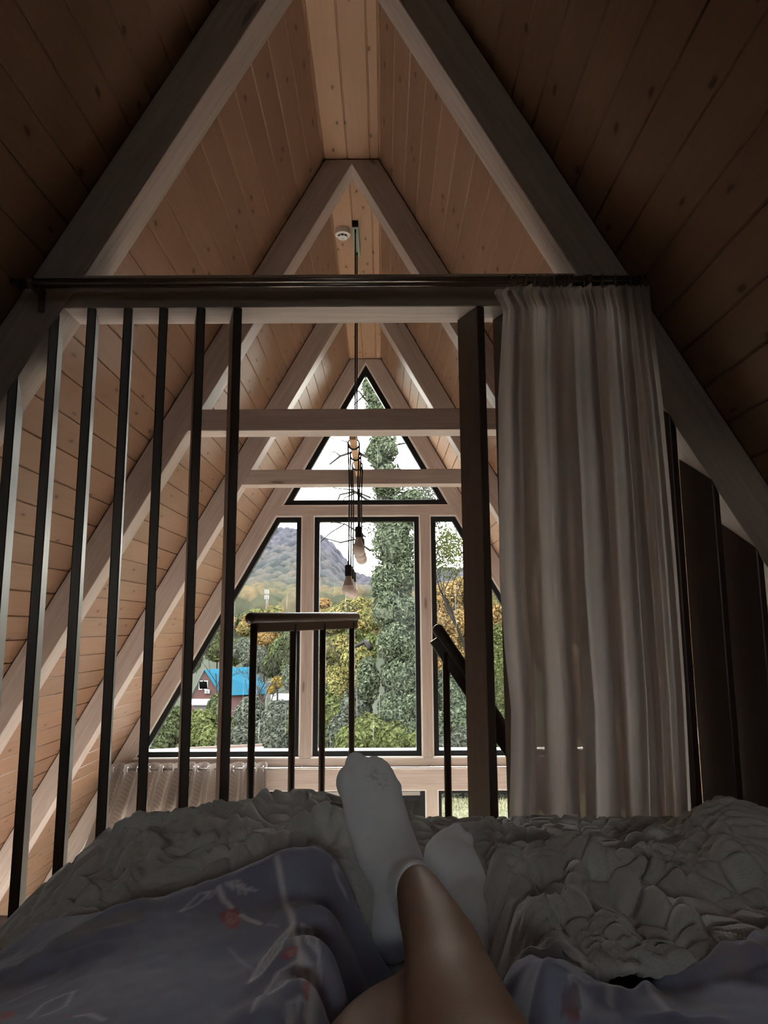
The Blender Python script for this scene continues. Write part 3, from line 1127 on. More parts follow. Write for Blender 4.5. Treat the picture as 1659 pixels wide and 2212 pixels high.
for k, yy in enumerate((4.46, 4.77, 5.09)):
    # cable wound loosely round the bar, both ends dropping to a bulb
    for s, ztop in ((-1, 0.392), (1, 0.633)):
        pts = []
        for i in range(15):
            th = math.pi / 2 + (-s) * (i / 14) * 1.5 * math.pi
            rr = 0.036
            pts.append((LX + rr * math.cos(th), yy + 0.006 * s + 0.012 * i / 14, ZC + rr * math.sin(th)))
        xe = LX + s * 0.031
        V, F = tube(pts, 0.0050, 8)
        add('cable_coil', V, F, M['blackrub'], lamp, smooth=True)
        V, F = tube([(LX + s * 0.036, yy + 0.012 * s, ZC + 0.005), (LX + s * 0.035, yy, ZC - 0.06), (LX + s * 0.028 + rng.uniform(-.002, .002), yy, 0.9), (xe, yy, ztop - 0.03)], 0.0050, 8)
        add('cord', V, F, M['blackrub'], lamp, smooth=True)
        V, F = lathe((xe, yy, ztop - 0.092), [(0.0215, 0.0), (0.0225, 0.004), (0.0225, 0.062), (0.019, 0.068), (0.007, 0.072), (0.005, 0.092)], 20)
        so = add('lamp_socket', V, F, M['black'], lamp, smooth=False)
        zb_ = ztop - 0.092
        V, F = lathe((xe, yy, zb_ - 0.062), [(0.037, 0.0), (0.0345, 0.008), (0.026, 0.030), (0.0205, 0.050), (0.019, 0.064)], 24)
        bo = add('bulb', V, F, M['bulbneck'], lamp, smooth=True)
        prof = [(0.0405 * math.sin(t), -0.022 - 0.0405 * math.cos(t)) for t in np.linspace(0.08, 2.02, 12)]
        V, F = lathe((xe, yy, zb_ - 0.0575), prof, 24)
        add('bulb_globe', V, F, M['bulb'], bo, smooth=True)

# ------------------------------------------------------------------ bed
bed = thing('bed', 'low wide bed with dark frame under the grey blanket', 'bed', (0.25, 0.5, ZF))
V, F = box(-0.56, 1.06, -0.75, 1.62, ZF + 0.12, ZF + 0.28)
add('bed_frame', V, F, M['bedframe'], bed, bevel=0.01)
V, F = box(-0.545, 1.045, -0.72, 1.60, ZF + 0.28, -0.505)
add('mattress', V, F, M['mattress'], bed, bevel=0.03, seg=3)
for sx, sy in ((-0.5, -0.68), (1.0, -0.68), (-0.5, 1.55), (1.0, 1.55)):
    V, F = box(sx - 0.035, sx + 0.035, sy - 0.035, sy + 0.035, ZF, ZF + 0.12)
    add('leg', V, F, M['bedframe'], bed)
V, F = box(-0.56, 1.06, -0.83, -0.75, ZF, ZF + 0.95)
add('headboard', V, F, M['bedframe'], bed, bevel=0.01)


class TPS:
    def __init__(self, pts, lam=1e-4):
        pts = np.asarray(pts, float)
        self.c = pts[:, :2]
        n = len(pts)
        K = self.k(self.c, self.c) + lam * np.eye(n)
        Pm = np.c_[np.ones(n), self.c]
        A = np.block([[K, Pm], [Pm.T, np.zeros((3, 3))]])
        self.w = np.linalg.solve(A, np.r_[pts[:, 2], 0, 0, 0])

    @staticmethod
    def k(a, b):
        d2 = ((a[:, None, :] - b[None, :, :]) ** 2).sum(-1)
        return 0.5 * d2 * np.log(d2 + 1e-12)

    def __call__(self, x, y):
        q = np.c_[np.ravel(x), np.ravel(y)]
        out = np.empty(len(q))
        for i in range(0, len(q), 20000):
            s = q[i:i + 20000]
            out[i:i + 20000] = self.k(s, self.c) @ self.w[:-3] + np.c_[np.ones(len(s)), s] @ self.w[-3:]
        return out.reshape(np.shape(x))


def seg_dist(px, py, line):
    """distance of points to polyline and parameter along it."""
    best = np.full(px.shape, 1e9)
    par = np.zeros(px.shape)
    sgn = np.zeros(px.shape)
    L = 0.0
    for (ax, ay), (bx, by) in zip(line[:-1], line[1:]):
        dx, dy = bx - ax, by - ay
        l2 = dx * dx + dy * dy + 1e-12
        t = np.clip(((px - ax) * dx + (py - ay) * dy) / l2, 0, 1)
        ex, ey = px - ax - t * dx, py - ay - t * dy
        d = np.hypot(ex, ey)
        m = d < best
        best = np.where(m, d, best)
        par = np.where(m, L + t * math.sqrt(l2), par)
        sgn = np.where(m, np.sign(dx * ey - dy * ex), sgn)
        L += math.sqrt(l2)
    return best, par, L, sgn


def worley(x, y, cell, seed, sx=1.0, sy=1.0):
    """F1, F2 of a jittered grid."""
    gx, gy = x / (cell * sx), y / (cell * sy)
    ix, iy = np.floor(gx).astype(int), np.floor(gy).astype(int)
    f1 = np.full(x.shape, 9.0)
    f2 = np.full(x.shape, 9.0)
    idv = np.zeros(x.shape)
    for ox in (-1, 0, 1):
        for oy in (-1, 0, 1):
            cx, cy = ix + ox, iy + oy
            h = np.sin(cx * 127.1 + cy * 311.7 + seed * 17.3) * 43758.5453
            h2 = np.sin(cx * 269.5 + cy * 183.3 + seed * 9.1) * 43758.5453
            jx, jy = h - np.floor(h), h2 - np.floor(h2)
            d = np.hypot(cx + 0.15 + 0.7 * jx - gx, cy + 0.15 + 0.7 * jy - gy)
            m = d < f1
            f2 = np.where(m, f1, np.minimum(f2, d))
            idv = np.where(m, jx, idv)
            f1 = np.where(m, d, f1)
    return f1, f2, idv


def vnoise(x, y, sc, seed=0):
    """smooth value noise, -1..1"""
    gx, gy = x / sc, y / sc
    ix, iy = np.floor(gx).astype(int), np.floor(gy).astype(int)
    fx, fy = gx - ix, gy - iy
    fx, fy = fx * fx * (3 - 2 * fx), fy * fy * (3 - 2 * fy)

    def h(a, b):
        v = np.sin(a * 127.1 + b * 311.7 + seed * 74.7) * 43758.5453
        return (v - np.floor(v)) * 2 - 1
    return (h(ix, iy) * (1 - fx) * (1 - fy) + h(ix + 1, iy) * fx * (1 - fy) + h(ix, iy + 1) * (1 - fx) * fy + h(ix + 1, iy + 1) * fx * fy)


# ------------------------------------------------------------------ grey blanket
B = []


def bp(*a):
    for x, y, Y in a:
        B.append(P(x, y, Y))


# crest on the left and its fall towards the bed edge
bp((240, 1801, 1.28), (320, 1780, 1.33), (400, 1757, 1.38), (500, 1737, 1.42), (600, 1725, 1.45), (660, 1724, 1.45), (720, 1740, 1.42),
   (790, 1766, 1.40), (900, 1774, 1.45), (960, 1792, 1.50), (1020, 1796, 1.60), (1150, 1795, 1.62), (1300, 1794, 1.62), (1420, 1794, 1.60))
bp((115, 1945, 1.10), (160, 1875, 1.18), (200, 1838, 1.24))
bp((250, 1900, 1.12), (400, 1850, 1.15), (550, 1800, 1.22), (620, 1790, 1.26), (200, 1930, 1.08), (300, 1850, 1.2), (480, 1790, 1.28), (130, 1985, 1.02))
# flap of fleece beside the raised foot
bp((700, 1774, 1.19), (655, 1800, 1.165), (755, 1798, 1.18), (720, 1850, 1.12), (775, 1900, 1.05), (640, 1830, 1.12))
bp((880, 1812, 1.33))
# right side
bp((1115, 2062, .80), (1230, 2062, .80), (1290, 2130, .72), (1340, 2095, .76), (1500, 2085, .775), (1600, 2045, .80), (1659, 2010, .83))
bp((1150, 2000, .90), (1250, 1960, .95), (1350, 2000, .90), (1450, 2040, .85), (1550, 2000, .90), (1400, 1930, .99), (1120, 1960, .98), (1060, 1900, 1.08),
   (1150, 1880, 1.12), (1300, 1880, 1.14), (1250, 1830, 1.3), (1100, 1830, 1.3), (1400, 1830, 1.3), (1500, 1965, .97))
bp((1478, 1790, 1.28), (1520, 1756, 1.26), (1590, 1745, 1.25), (1659, 1766, 1.22), (1500, 1850, 1.18), (1580, 1800, 1.18), (1580, 1860, 1.10), (1600, 1930, 1.05), (1659, 1900, 1.08), (1650, 1830, 1.15))
for q in ((0.02, 1.02, -.455), (0.10, 1.02, -.462), (0.13, 1.1, -.45), (-0.06, 0.98, -.44), (0.08, 1.2, -.415), (-.3, .9, -.42), (-.5, .95, -.44), (0.0, .85, -.465), (.1, .85, -.465),
          (-.56, 1.05, -.47), (-.55, 1.3, -.45), (-.5, 1.5, -.5), (-.3, 1.62, -.47), (0, 1.62, -.46), (.3, 1.70, -.5), (.6, 1.70, -.5), (1.05, 1.6, -.5), (1.05, 1.25, -.36), (1.0, .9, -.4), (.75, 1.45, -.43)):
    B.append(np.array(q))
bl = TPS(B, 2e-5)
nx, ny = 420, 300
Xs = np.linspace(-0.60, 1.05, nx)
edge = [P(x, y, Y) for x, y, Y in ((1075, 2040, .84), (1115, 2062, .80), (1175, 2058, .805), (1230, 2064, .80), (1262, 2105, .745), (1290, 2132, .72), (1340, 2098, .755), (1420, 2090, .77), (1500, 2086, .775), (1600, 2045, .80), (1659, 2010, .83))]
ex = [-0.6, -0.2, 0.0, 0.10] + [e[0] for e in edge] + [1.05]
ey = [0.90, 0.88, 0.86, 0.86] + [e[1] for e in edge] + [0.86]
Yf = np.interp(Xs, ex, ey)
tt = np.linspace(0, 1, ny) ** 0.9
X = np.repeat(Xs[None, :], ny, 0)
Yb = 1.66
Y = Yf[None, :] + (Yb - Yf[None, :]) * tt[:, None]
Z = bl(X, Y)


def ridge(line, h, w, fade=0.04, asym=0.0, braid=0.0):
    global Z
    pl = [tuple(P(*q)[:2]) for q in line]
    h, w = h * 0.80, w * 1.12
    d, par, L, sg = seg_dist(X, Y, pl)
    e = np.clip(np.minimum(par, L - par) / fade, 0, 1)
    e = e * e * (3 - 2 * e)
    ww = w * (1 + asym * sg)
    hh = h * (1 + braid * np.sin(par / 0.0055 * 0.75))
    Z = Z + hh * (0.25 + 0.75 * e) * np.exp(-(d / ww) ** 2) * (e > -1)


# big folds on the right
ridge([(1030, 1855, 1.16), (1060, 1880, 1.10), (1090, 1930, 1.02), (1125, 1975, .95), (1130, 2030, .87)], .030, .016)
ridge([(1045, 1825, 1.24), (1100, 1845, 1.18), (1140, 1862, 1.14)], .016, .014)
ridge([(1100, 1880, 1.10), (1140, 1862, 1.12), (1175, 1856, 1.13), (1220, 1875, 1.10), (1270, 1905, 1.05), (1330, 1938, .99), (1400, 1968, .94), (1470, 2010, .88), (1510, 2055, .82)], .034, .020, braid=.04)
ridge([(1060, 1812, 1.38), (1150, 1822, 1.33), (1230, 1838, 1.27), (1330, 1852, 1.22), (1400, 1835, 1.26), (1460, 1825, 1.28)], .016, .018)
ridge([(1290, 1893, 1.11), (1340, 1908, 1.07), (1430, 1915, 1.05), (1490, 1928, 1.02), (1560, 1945, .99), (1600, 1975, .95)], .022, .020)
ridge([(1340, 1895, 1.12), (1390, 1880, 1.14), (1470, 1872, 1.15)], .030, .016, braid=.12)
ridge([(1330, 1850, 1.22), (1380, 1835, 1.26), (1450, 1838, 1.26)], .024, .016)
ridge([(1240, 1985, .93), (1255, 1940, .99), (1290, 1920, 1.02), (1330, 1930, 1.0)], .018, .016)
ridge([(1120, 2035, .86), (1180, 2010, .89), (1230, 1995, .91), (1250, 1960, .96)], .020, .018)
ridge([(1300, 2010, .89), (1330, 2060, .82), (1420, 2070, .80)], .014, .02)
ridge([(1180, 2055, .81), (1230, 2060, .80)], .010, .02)
# big hump on the right
ridge([(1560, 1790, 1.20), (1555, 1830, 1.16), (1570, 1880, 1.10), (1610, 1930, 1.04)], .026, .020)
ridge([(1500, 1800, 1.23), (1490, 1850, 1.18), (1470, 1890, 1.13)], .020, .018)
ridge([(1600, 1800, 1.18), (1640, 1815, 1.16)], .016, .02)
ridge([(1640, 1830, 1.14), (1625, 1880, 1.09), (1640, 1930, 1.04)], .022, .018)
ridge([(1530, 1760, 1.26), (1570, 1752, 1.26), (1600, 1765, 1.23)], .010, .02)
# left side folds
ridge([(250, 1815, 1.25), (330, 1805, 1.27), (420, 1800, 1.28), (480, 1825, 1.22), (520, 1850, 1.17)], .020, .016)
ridge([(400, 1797, 1.29), (450, 1782, 1.32), (470, 1770, 1.34), (520, 1795, 1.28), (560, 1820, 1.22)], .020, .014)
ridge([(520, 1850, 1.17), (525, 1815, 1.23), (545, 1780, 1.30), (575, 1748, 1.38), (610, 1735, 1.41)], .026, .016, braid=.10)
ridge([(640, 1730, 1.42), (670, 1760, 1.34), (690, 1790, 1.27)], .016, .016)
ridge([(262, 1990, 1.02), (280, 1930, 1.08), (310, 1895, 1.12), (335, 1900, 1.10), (345, 1945, 1.04)], .024, .013)
ridge([(265, 1890, 1.13), (290, 1850, 1.19), (320, 1838, 1.21), (345, 1860, 1.17)], .024, .013)
ridge([(300, 1930, 1.07), (340, 1890, 1.12), (400, 1865, 1.16), (470, 1862, 1.15), (540, 1850, 1.16)], .020, .012, braid=.08)
ridge([(325, 1950, 1.04), (380, 1910, 1.08), (440, 1885, 1.11), (520, 1868, 1.12), (600, 1842, 1.14)], .016, .010, braid=.10)
ridge([(100, 1955, 1.08), (160, 1940, 1.09), (230, 1948, 1.07)], .022, .018)
ridge([(620, 1828, 1.15), (650, 1785, 1.21), (690, 1768, 1.23)], .016, .012, braid=.12)
ridge([(635, 1832, 1.13), (665, 1795, 1.165), (705, 1778, 1.18), (745, 1796, 1.165), (772, 1842, 1.12)], .034, .020)
# soft crumples, finer towards the foot end, and the stitched pebble relief
zone = np.clip((Y - 1.15) / 0.25, 0, 1) * np.clip((X - 0.05) / 0.15, 0, 1)
wx = X + 0.03 * vnoise(X, Y, 0.09, 3)
wy = Y + 0.03 * vnoise(X, Y, 0.08, 4)
f1, f2, idv = worley(wx, wy, 0.034, 5, 1.0, 1.25)
peb = np.clip((f2 - f1) * 2.6, 0, 1)
peb = peb * peb * (3 - 2 * peb)
f1b, f2b, _ = worley(wx + .5, wy, 0.020, 9, 2.2, 0.8)
rib = np.clip((f2b - f1b) * 2.2, 0, 1)
sel = np.clip(vnoise(X, Y, 0.16, 11) * 3 + 0.3, 0, 1)
Z = Z + 0.0105 * peb * (1 - 0.6 * sel) + 0.0070 * rib * sel
Z = Z + 0.0035 * vnoise(X, Y, 0.06, 21) + 0.008 * vnoise(X, Y, 0.14, 22)
Z = Z + zone * (0.0035 * vnoise(X * 0.8, Y * 1.6, 0.035, 23) + 0.004 * np.abs(vnoise(X * .7 + Y * .4, Y * 1.5, 0.05, 24)))
# hem rolls under at the near edge, falls over the foot end and the left side
e = np.clip((Y - Yf[None, :]) / 0.025, 0, 1)
Z = Z - 0.014 * (1 - np.sqrt(1 - (1 - e) ** 2))
Vb = np.stack([X, Y, Z], -1)
# overhang rows at the foot end
over = []
for k in range(1, 16):
    r = Vb[-1].copy()
    r[:, 1] += 0.05 * math.sin(min(1.2, k / 6))
    r[:, 2] -= 0.012 * k
    over.append(r)
Vb = np.concatenate([Vb, np.array(over)], 0)
# side overhang at the left
side = []
for k in range(14, 0, -1):
    c = Vb[:, 0].copy()
    c[:, 0] -= 0.03 * math.sin(min(1.4, k / 5))
    c[:, 2] -= 0.015 * k
    side.append(c)
Vb = np.concatenate([np.array(side).transpose(1, 0, 2), Vb], 1)
Vb = np.concatenate([Vb], 1)
NY, NX = Vb.shape[:2]
idx = np.arange(NY * NX).reshape(NY, NX)
Fb = np.stack([idx[:-1, :-1], idx[:-1, 1:], idx[1:, 1:], idx[1:, :-1]], -1).reshape(-1, 4)


def fleece_mat():
    m, nt = new_mat('grey_fleece')
    t = NT(nt)
    tc = t.n('ShaderNodeTexCoord').outputs['Object']
    n1 = t.n('ShaderNodeTexNoise', i_Scale=9.0, i_Detail=3.0)
    t.l(tc, n1.inputs['Vector'])
    n2 = t.n('ShaderNodeTexNoise', i_Scale=320.0, i_Detail=2.0)
    t.l(tc, n2.inputs['Vector'])
    col = t.mix(n1.outputs[0], (0.58, 0.572, 0.56), (0.48, 0.475, 0.466))
    col = t.mix(t.math('MULTIPLY', n2.outputs[0], 0.35), col, (0.31, 0.307, 0.302))
    out_bsdf(t, col, 0.95, 0.05, bump=n2.outputs[0], bump_d=0.002, bump_s=0.5, sheen=0.6)
    return m


M['fleece'] = fleece_mat()
o = add('blanket', Vb.reshape(-1, 3), Fb, M['fleece'], smooth=True)
so = o.modifiers.new('thickness', 'SOLIDIFY')
so.thickness = 0.010
so.offset = -1
tag(o, 'grey fleece blanket with pebble relief, crumpled over the foot of the bed', 'blanket')

# ------------------------------------------------------------------ floral duvet
D = []


def dp(*a):
    for x, y, Yd in a:
        D.append(P(x, y, Yd))


dp((20, 2050, 1.0), (90, 1998, 1.02), (180, 1994, 1.02), (230, 1990, 1.0))
dp((57, 2110, .83), (150, 2045, .87), (300, 1970, .93), (400, 1922, .96), (480, 1888, .98), (600, 1846, 1.0), (690, 1846, 1.0), (738, 1872, .985))
dp((0, 2150, .78), (0, 2212, .69), (150, 2130, .77), (150, 2212, .65), (300, 2060, .82), (300, 2140, .70), (300, 2212, .63), (450, 1970, .90), (450, 2060, .78), (450, 2150, .68), (450, 2212, .62),
   (600, 1920, .92), (600, 2000, .82), (600, 2100, .71), (600, 2212, .60), (700, 1920, .92), (720, 2000, .83), (722, 2080, .74), (686, 2150, .665), (655, 2100, .714), (645, 2180, .632), (665, 2010, .820), (655, 1930, .910), (690, 2050, .772), (560, 2150, .665), (540, 2050, .775))
dp((1115, 2105, .78), (1130, 2160, .71), (1140, 2212, .65), (1230, 2112, .775), (1300, 2142, .735), (1300, 2207, .645), (1400, 2127, .76), (1500, 2098, .79), (1520, 2165, .70), (1659, 2045, .83), (1659, 2122, .72), (1659, 2212, .62))
for q in ((-.035, .93, -.40), (-.028, .80, -.43), (-.024, .58, -.44), (-.026, .70, -.43), (-.005, .66, -.455), (.02, .6, -.46), (.02, .9, -.475), (.06, .75, -.47), (.08, 1.0, -.48), (.10, .65, -.46), (.135, .85, -.44),
          (-.3, 1.06, -.46), (-.05, 1.06, -.47), (-.5, 1.1, -.5), (.3, .95, -.44), (.5, .95, -.44), (.75, .98, -.44), (.95, .95, -.45), (.3, 1.1, -.48), (.8, 1.1, -.48),
          (-.62, .95, -.52), (-.62, .75, -.46), (-.62, .5, -.42), (-.3, .45, -.34), (0, .45, -.45), (.1, .45, -.45), (.4, .45, -.36), (.8, .5, -.38), (1.02, .7, -.44), (-.4, .2, -.42), (.1, .2, -.46), (.7, .2, -.42)):
    D.append(np.array(q))
dv = TPS(D, 1e-5)
nx, ny = 620, 380
Xs = np.linspace(-0.66, 1.02, nx)
Ys = np.linspace(0.20, 1.08, ny)
X, Y = np.meshgrid(Xs, Ys)
Z = dv(X, Y)


def hit(x, y):
    """where the line of sight through a measured point meets the cloth"""
    u, v = ray(x, y)
    yy = np.linspace(0.4, 1.1, 500)
    d = v * yy - dv(u * yy, yy)
    k = np.argmax(d < 0)
    yk = yy[k] if d[k] < 0 else 1.0
    return (u * yk, yk)


Z = Z + 0.004 * vnoise(X, Y, 0.07, 31) + 0.007 * vnoise(X, Y, 0.15, 32) + 0.0014 * vnoise(X * 1.5, Y, 0.02, 33)
for line, h, w in (([(57, 2110), (150, 2045), (250, 1992), (300, 1972)], .010, .018), ([(20, 2085), (130, 2060), (240, 2030)], .006, .014), ([(0, 2110), (120, 2090), (220, 2060)], .006, .012),
                   ([(1040, 2075), (1090, 2065), (1110, 2105), (1100, 2150)], .010, .016), ([(1115, 2090), (1180, 2112), (1240, 2128), (1280, 2140), (1400, 2138)], .006, .008),
                   ([(1560, 2090), (1590, 2065), (1625, 2070), (1659, 2030)], .015, .014), ([(1450, 2110), (1540, 2100), (1600, 2085)], .012, .016),
                   ([(1190, 2207), (1300, 2200), (1420, 2204), (1540, 2202)], .005, .010), ([(1395, 2140), (1430, 2170), (1460, 2200)], .005, .010),
                   ([(300, 1985), (420, 1945), (520, 1905)], -.004, .02)):
    pl = [hit(*q) for q in line]
    d, par, L, _ = seg_dist(X, Y, pl)
    Z = Z + h * np.exp(-(d / w) ** 2)
e = np.clip((1.08 - Y) / 0.03, 0, 1)
Z = Z - 0.012 * (1 - e) ** 2

# printed pattern, drawn on the cloth
C = np.empty(X.shape + (3,))
bn = 0.5 + 0.5 * vnoise(X, Y, 0.05, 41)
bn2 = 0.5 + 0.5 * vnoise(X, Y, 0.016, 42)
base1, base2 = np.array((0.265, 0.285, 0.42)), np.array((0.325, 0.345, 0.48))
C[:] = base1 + (base2 - base1) * (0.6 * bn + 0.4 * bn2)[..., None]


def paint(line, w, col, a=0.8, taper=False):
    pl = [hit(*q) for q in line]
    d, par, L, _ = seg_dist(X, Y, pl)
    ww = w * (1 - 0.55 * par / L) if taper else w
    f = np.clip(1.25 - d / ww, 0, 1) * min(1.0, a * 1.15) * (0.8 + 0.2 * bn2)
    C[:] = C + (np.array(col) - C) * f[..., None]


def paint_poly(line, col, a=0.5):
    pl = np.array([hit(*q) for q in line])
    ins = np.zeros(X.shape, bool)
    n = len(pl)
    for i in range(n):
        x1, y1 = pl[i]
        x2, y2 = pl[(i + 1) % n]
        c = ((y1 > Y) != (y2 > Y)) & (X < (x2 - x1) * (Y - y1) / (y2 - y1 + 1e-12) + x1)
        ins ^= c
    f = ins * a * (0.6 + 0.4 * bn2)
    C[:] = C + (np.array(col) - C) * f[..., None]


WL = (0.92, 0.90, 0.97)
RED = (0.62, 0.13, 0.14)
PNK = (0.72, 0.42, 0.43)
paint([(597, 1850), (612, 1930), (622, 1965), (633, 2000)], .0042, WL)
paint([(633, 2000), (644, 2040), (648, 2070), (655, 2110), (660, 2140)], .0034, WL, .7)
paint([(633, 2000), (600, 2025), (570, 2060), (552, 2090), (540, 2117)], .0028, WL, .75)
paint([(630, 2005), (605, 2045), (575, 2085), (540, 2117)], .0026, WL, .7)
paint([(618, 2020), (590, 2050), (560, 2092)], .0020, WL, .55)
paint_poly([(633, 2000), (585, 2040), (540, 2117), (600, 2060)], WL, .22)
paint([(648, 2078), (600, 2100), (575, 2140), (546, 2178)], .0026, WL, .6)
paint([(648, 2078), (620, 2120), (580, 2145)], .0026, WL, .6)
paint_poly([(648, 2078), (590, 2105), (546, 2178), (612, 2128)], WL, .18)
paint([(652, 2004), (672, 2012), (686, 2045), (690, 2085), (690, 2130)], .0022, WL, .6)
paint([(652, 2004), (665, 2040), (685, 2065)], .0022, WL, .6)
paint_poly([(652, 2004), (676, 2015), (685, 2060), (665, 2040)], WL, .25)
paint([(650, 2065), (665, 2095), (676, 2105), (676, 2140), (668, 2212)], .0052, WL, .7)
paint([(652, 2155), (625, 2165), (620, 2212)], .0022, WL, .55)
paint([(650, 2160), (640, 2180), (630, 2212)], .0020, WL, .5)
paint_poly([(655, 2138), (672, 2130), (666, 2160), (658, 2168)], RED, 1.0)
paint_poly([(604, 2060), (618, 2040), (642, 2042), (640, 2070), (612, 2074)], RED, .75)
paint_poly([(620, 2052), (640, 2044), (638, 2068), (622, 2070)], PNK, .7)
fc = (499, 1984)
for k in range(6):
    th = k * math.pi / 3
    q = [(fc[0] + 14 * math.cos(th) + 11 * math.cos(t), fc[1] + 14 * math.sin(th) + 11 * math.sin(t)) for t in np.linspace(0, 5.6, 8)]
    paint_poly(q, RED if k % 2 else (0.52, 0.24, 0.25), .85)
paint_poly([(fc[0] + 13 * math.cos(t), fc[1] + 13 * math.sin(t)) for t in np.linspace(0, 5.6, 9)], PNK, .75)
paint([(492, 1985), (500, 1978), (506, 1986), (498, 1992)], .0018, RED, .6)
paint([(472, 1912), (485, 1945), (500, 1962)], .0040, WL)
paint([(520, 1978), (540, 1988), (562, 1990)], .0034, WL)
paint([(575, 1992), (600, 2000)], .0015, WL, .35)
for a, b in (((488, 1905), (500, 1910)), ((500, 1903), (504, 1916)), ((512, 1900), (518, 1930)), ((520, 1902), (532, 1930)), ((510, 1908), (530, 1905)), ((525, 1912), (545, 1915)), ((535, 1920), (555, 1926)), ((498, 1899), (518, 1897))):
    paint([a, b], .0022, WL, .55)
paint([(485, 1902), (515, 1908), (550, 1926)], .0016, WL, .5)
paint([(390, 1974), (430, 1930), (455, 1920)], .0024, WL, .5)
paint([(390, 1974), (425, 1955), (452, 1925)], .0024, WL, .5)
paint_poly([(440, 1925), (470, 1915), (462, 1935), (448, 1945)], WL, .4)
paint([(728, 1870), (722, 1880), (730, 1905), (745, 1930)], .0040, WL, .45)
paint([(495, 2035), (520, 2060), (548, 2085)], .0015, WL, .3)
# near left corner sprays
paint([(60, 2212), (90, 2180), (160, 2150)], .0026, WL, .45)
paint([(160, 2150), (140, 2180), (90, 2205)], .0024, WL, .45)
paint([(165, 2208), (190, 2202), (222, 2212)], .0034, WL, .5)
paint([(10, 2170), (60, 2150), (100, 2135)], .0030, WL, .25)
paint_poly([(0, 2190), (30, 2188), (32, 2200), (10, 2212), (0, 2212)], RED, .8)
paint_poly([(130, 2207), (160, 2207), (150, 2213), (132, 2213)], RED, .7)
# pale border along the turned edge
paint([(40, 2118), (100, 2082), (160, 2048)], .010, (0.36, 0.34, 0.35), .55)
paint([(165, 2045), (230, 2020), (290, 1990)], .017, (0.42, 0.385, 0.39), .7)
paint([(300, 1968), (345, 1958)], .012, (0.42, 0.39, 0.39), .45)
# right corner
paint([(1361, 2100), (1352, 2136)], .0042, WL, .55)
paint([(1320, 2140), (1318, 2175)], .0042, WL, .5)
paint([(1250, 2170), (1300, 2195), (1330, 2200)], .006, WL, .35)
paint([(1395, 2140), (1425, 2175), (1445, 2200)], .0045, WL, .4)
paint([(1430, 2150), (1490, 2160), (1545, 2175)], .012, (0.33, 0.32, 0.31), .5)
paint([(1230, 2128), (1400, 2138)], .0020, WL, .45)
paint_poly([(1215, 2150), (1250, 2145), (1255, 2200), (1210, 2200)], (0.20, 0.11, 0.10), .7)
paint_poly([(1222, 2180), (1250, 2180), (1250, 2205), (1225, 2205)], (0.38, 0.12, 0.11), .6)
paint([(1480, 2100), (1530, 2095), (1560, 2085)], .020, (0.42, 0.34, 0.33), .55)
paint([(1580, 2110), (1600, 2080), (1640, 2060)], .012, (0.43, 0.35, 0.33), .5)

Vd = np.stack([X, Y, Z], -1)
NY, NX = Vd.shape[:2]
idx = np.arange(NY * NX).reshape(NY, NX)
Fd = np.stack([idx[:-1, :-1], idx[:-1, 1:], idx[1:, 1:], idx[1:, :-1]], -1).reshape(-1, 4)


def duvet_mat():
    m, nt = new_mat('printed_cotton')
    t = NT(nt)
    at = t.n('ShaderNodeAttribute', attribute_name='Col')
    tc = t.n('ShaderNodeTexCoord').outputs['Object']
    n2 = t.n('ShaderNodeTexNoise', i_Scale=600.0, i_Detail=2.0)
    t.l(tc, n2.inputs['Vector'])
    out_bsdf(t, at.outputs['Color'], 0.85, 0.12, bump=n2.outputs[0], bump_d=0.0008, bump_s=0.4, sheen=0.25)
    return m


M['duvet'] = duvet_mat()
o = add('duvet', Vd.reshape(-1, 3), Fd, M['duvet'], smooth=True, vcol=C.reshape(-1, 3))
so = o.modifiers.new('thickness', 'SOLIDIFY')
so.thickness = 0.012
so.offset = -1
tag(o, 'blue grey duvet printed with white leaves and red flowers in the foreground', 'duvet')

# ------------------------------------------------------------------ the person: two crossed legs


def loft(rings, n=20):
    """rings: (centre, half width, half height); sections stand square to the path."""
    cs = [np.asarray(r[0], float) for r in rings]
    m = len(cs)
    V, F = [], []
    for i in range(m):
        tg = cs[min(i + 1, m - 1)] - cs[max(i - 1, 0)]
        tg /= np.linalg.norm(tg)
        side = np.array([1.0, 0, 0]) if abs(tg[0]) < 0.9 else np.array([0, 1.0, 0])
        side = side - tg * (side @ tg)
        side /= np.linalg.norm(side)
        up = np.cross(side, tg)
        for k in range(n):
            th = 2 * math.pi * k / n
            V.append(cs[i] + side * rings[i][1] * math.cos(th) + up * rings[i][2] * math.sin(th))
    for i in range(m - 1):
        for k in range(n):
            k2 = (k + 1) % n
            F.append((i * n + k, i * n + k2, (i + 1) * n + k2, (i + 1) * n + k))
    F.append(tuple(range(n - 1, -1, -1)))
    F.append(tuple((m - 1) * n + k for k in range(n)))
    return np.array(V), F


def ellipsoid(c, r, n=14, m=10):
    prof = [(max(1e-4, math.sin(t)), -math.cos(t)) for t in np.linspace(0.05, math.pi - 0.05, m)]
    V, F = lathe((0, 0, 0), prof, n)
    return V * np.asarray(r, float) + np.asarray(c, float), F


def resample(rings, k=4):
    out = []
    P_ = np.array([np.r_[np.asarray(r[0], float), r[1], r[2]] for r in rings])
    n = len(P_)
    for i in range(n - 1):
        p0, p1, p2, p3 = P_[max(i - 1, 0)], P_[i], P_[i + 1], P_[min(i + 2, n - 1)]
        for j in range(k):
            t = j / k
            q = 0.5 * ((2 * p1) + (-p0 + p2) * t + (2 * p0 - 5 * p1 + 4 * p2 - p3) * t * t + (-p0 + 3 * p1 - 3 * p2 + p3) * t ** 3)
            out.append((q[:3], max(q[3], 1e-3), max(q[4], 1e-3)))
    out.append((P_[-1][:3], P_[-1][3], P_[-1][4]))
    return out


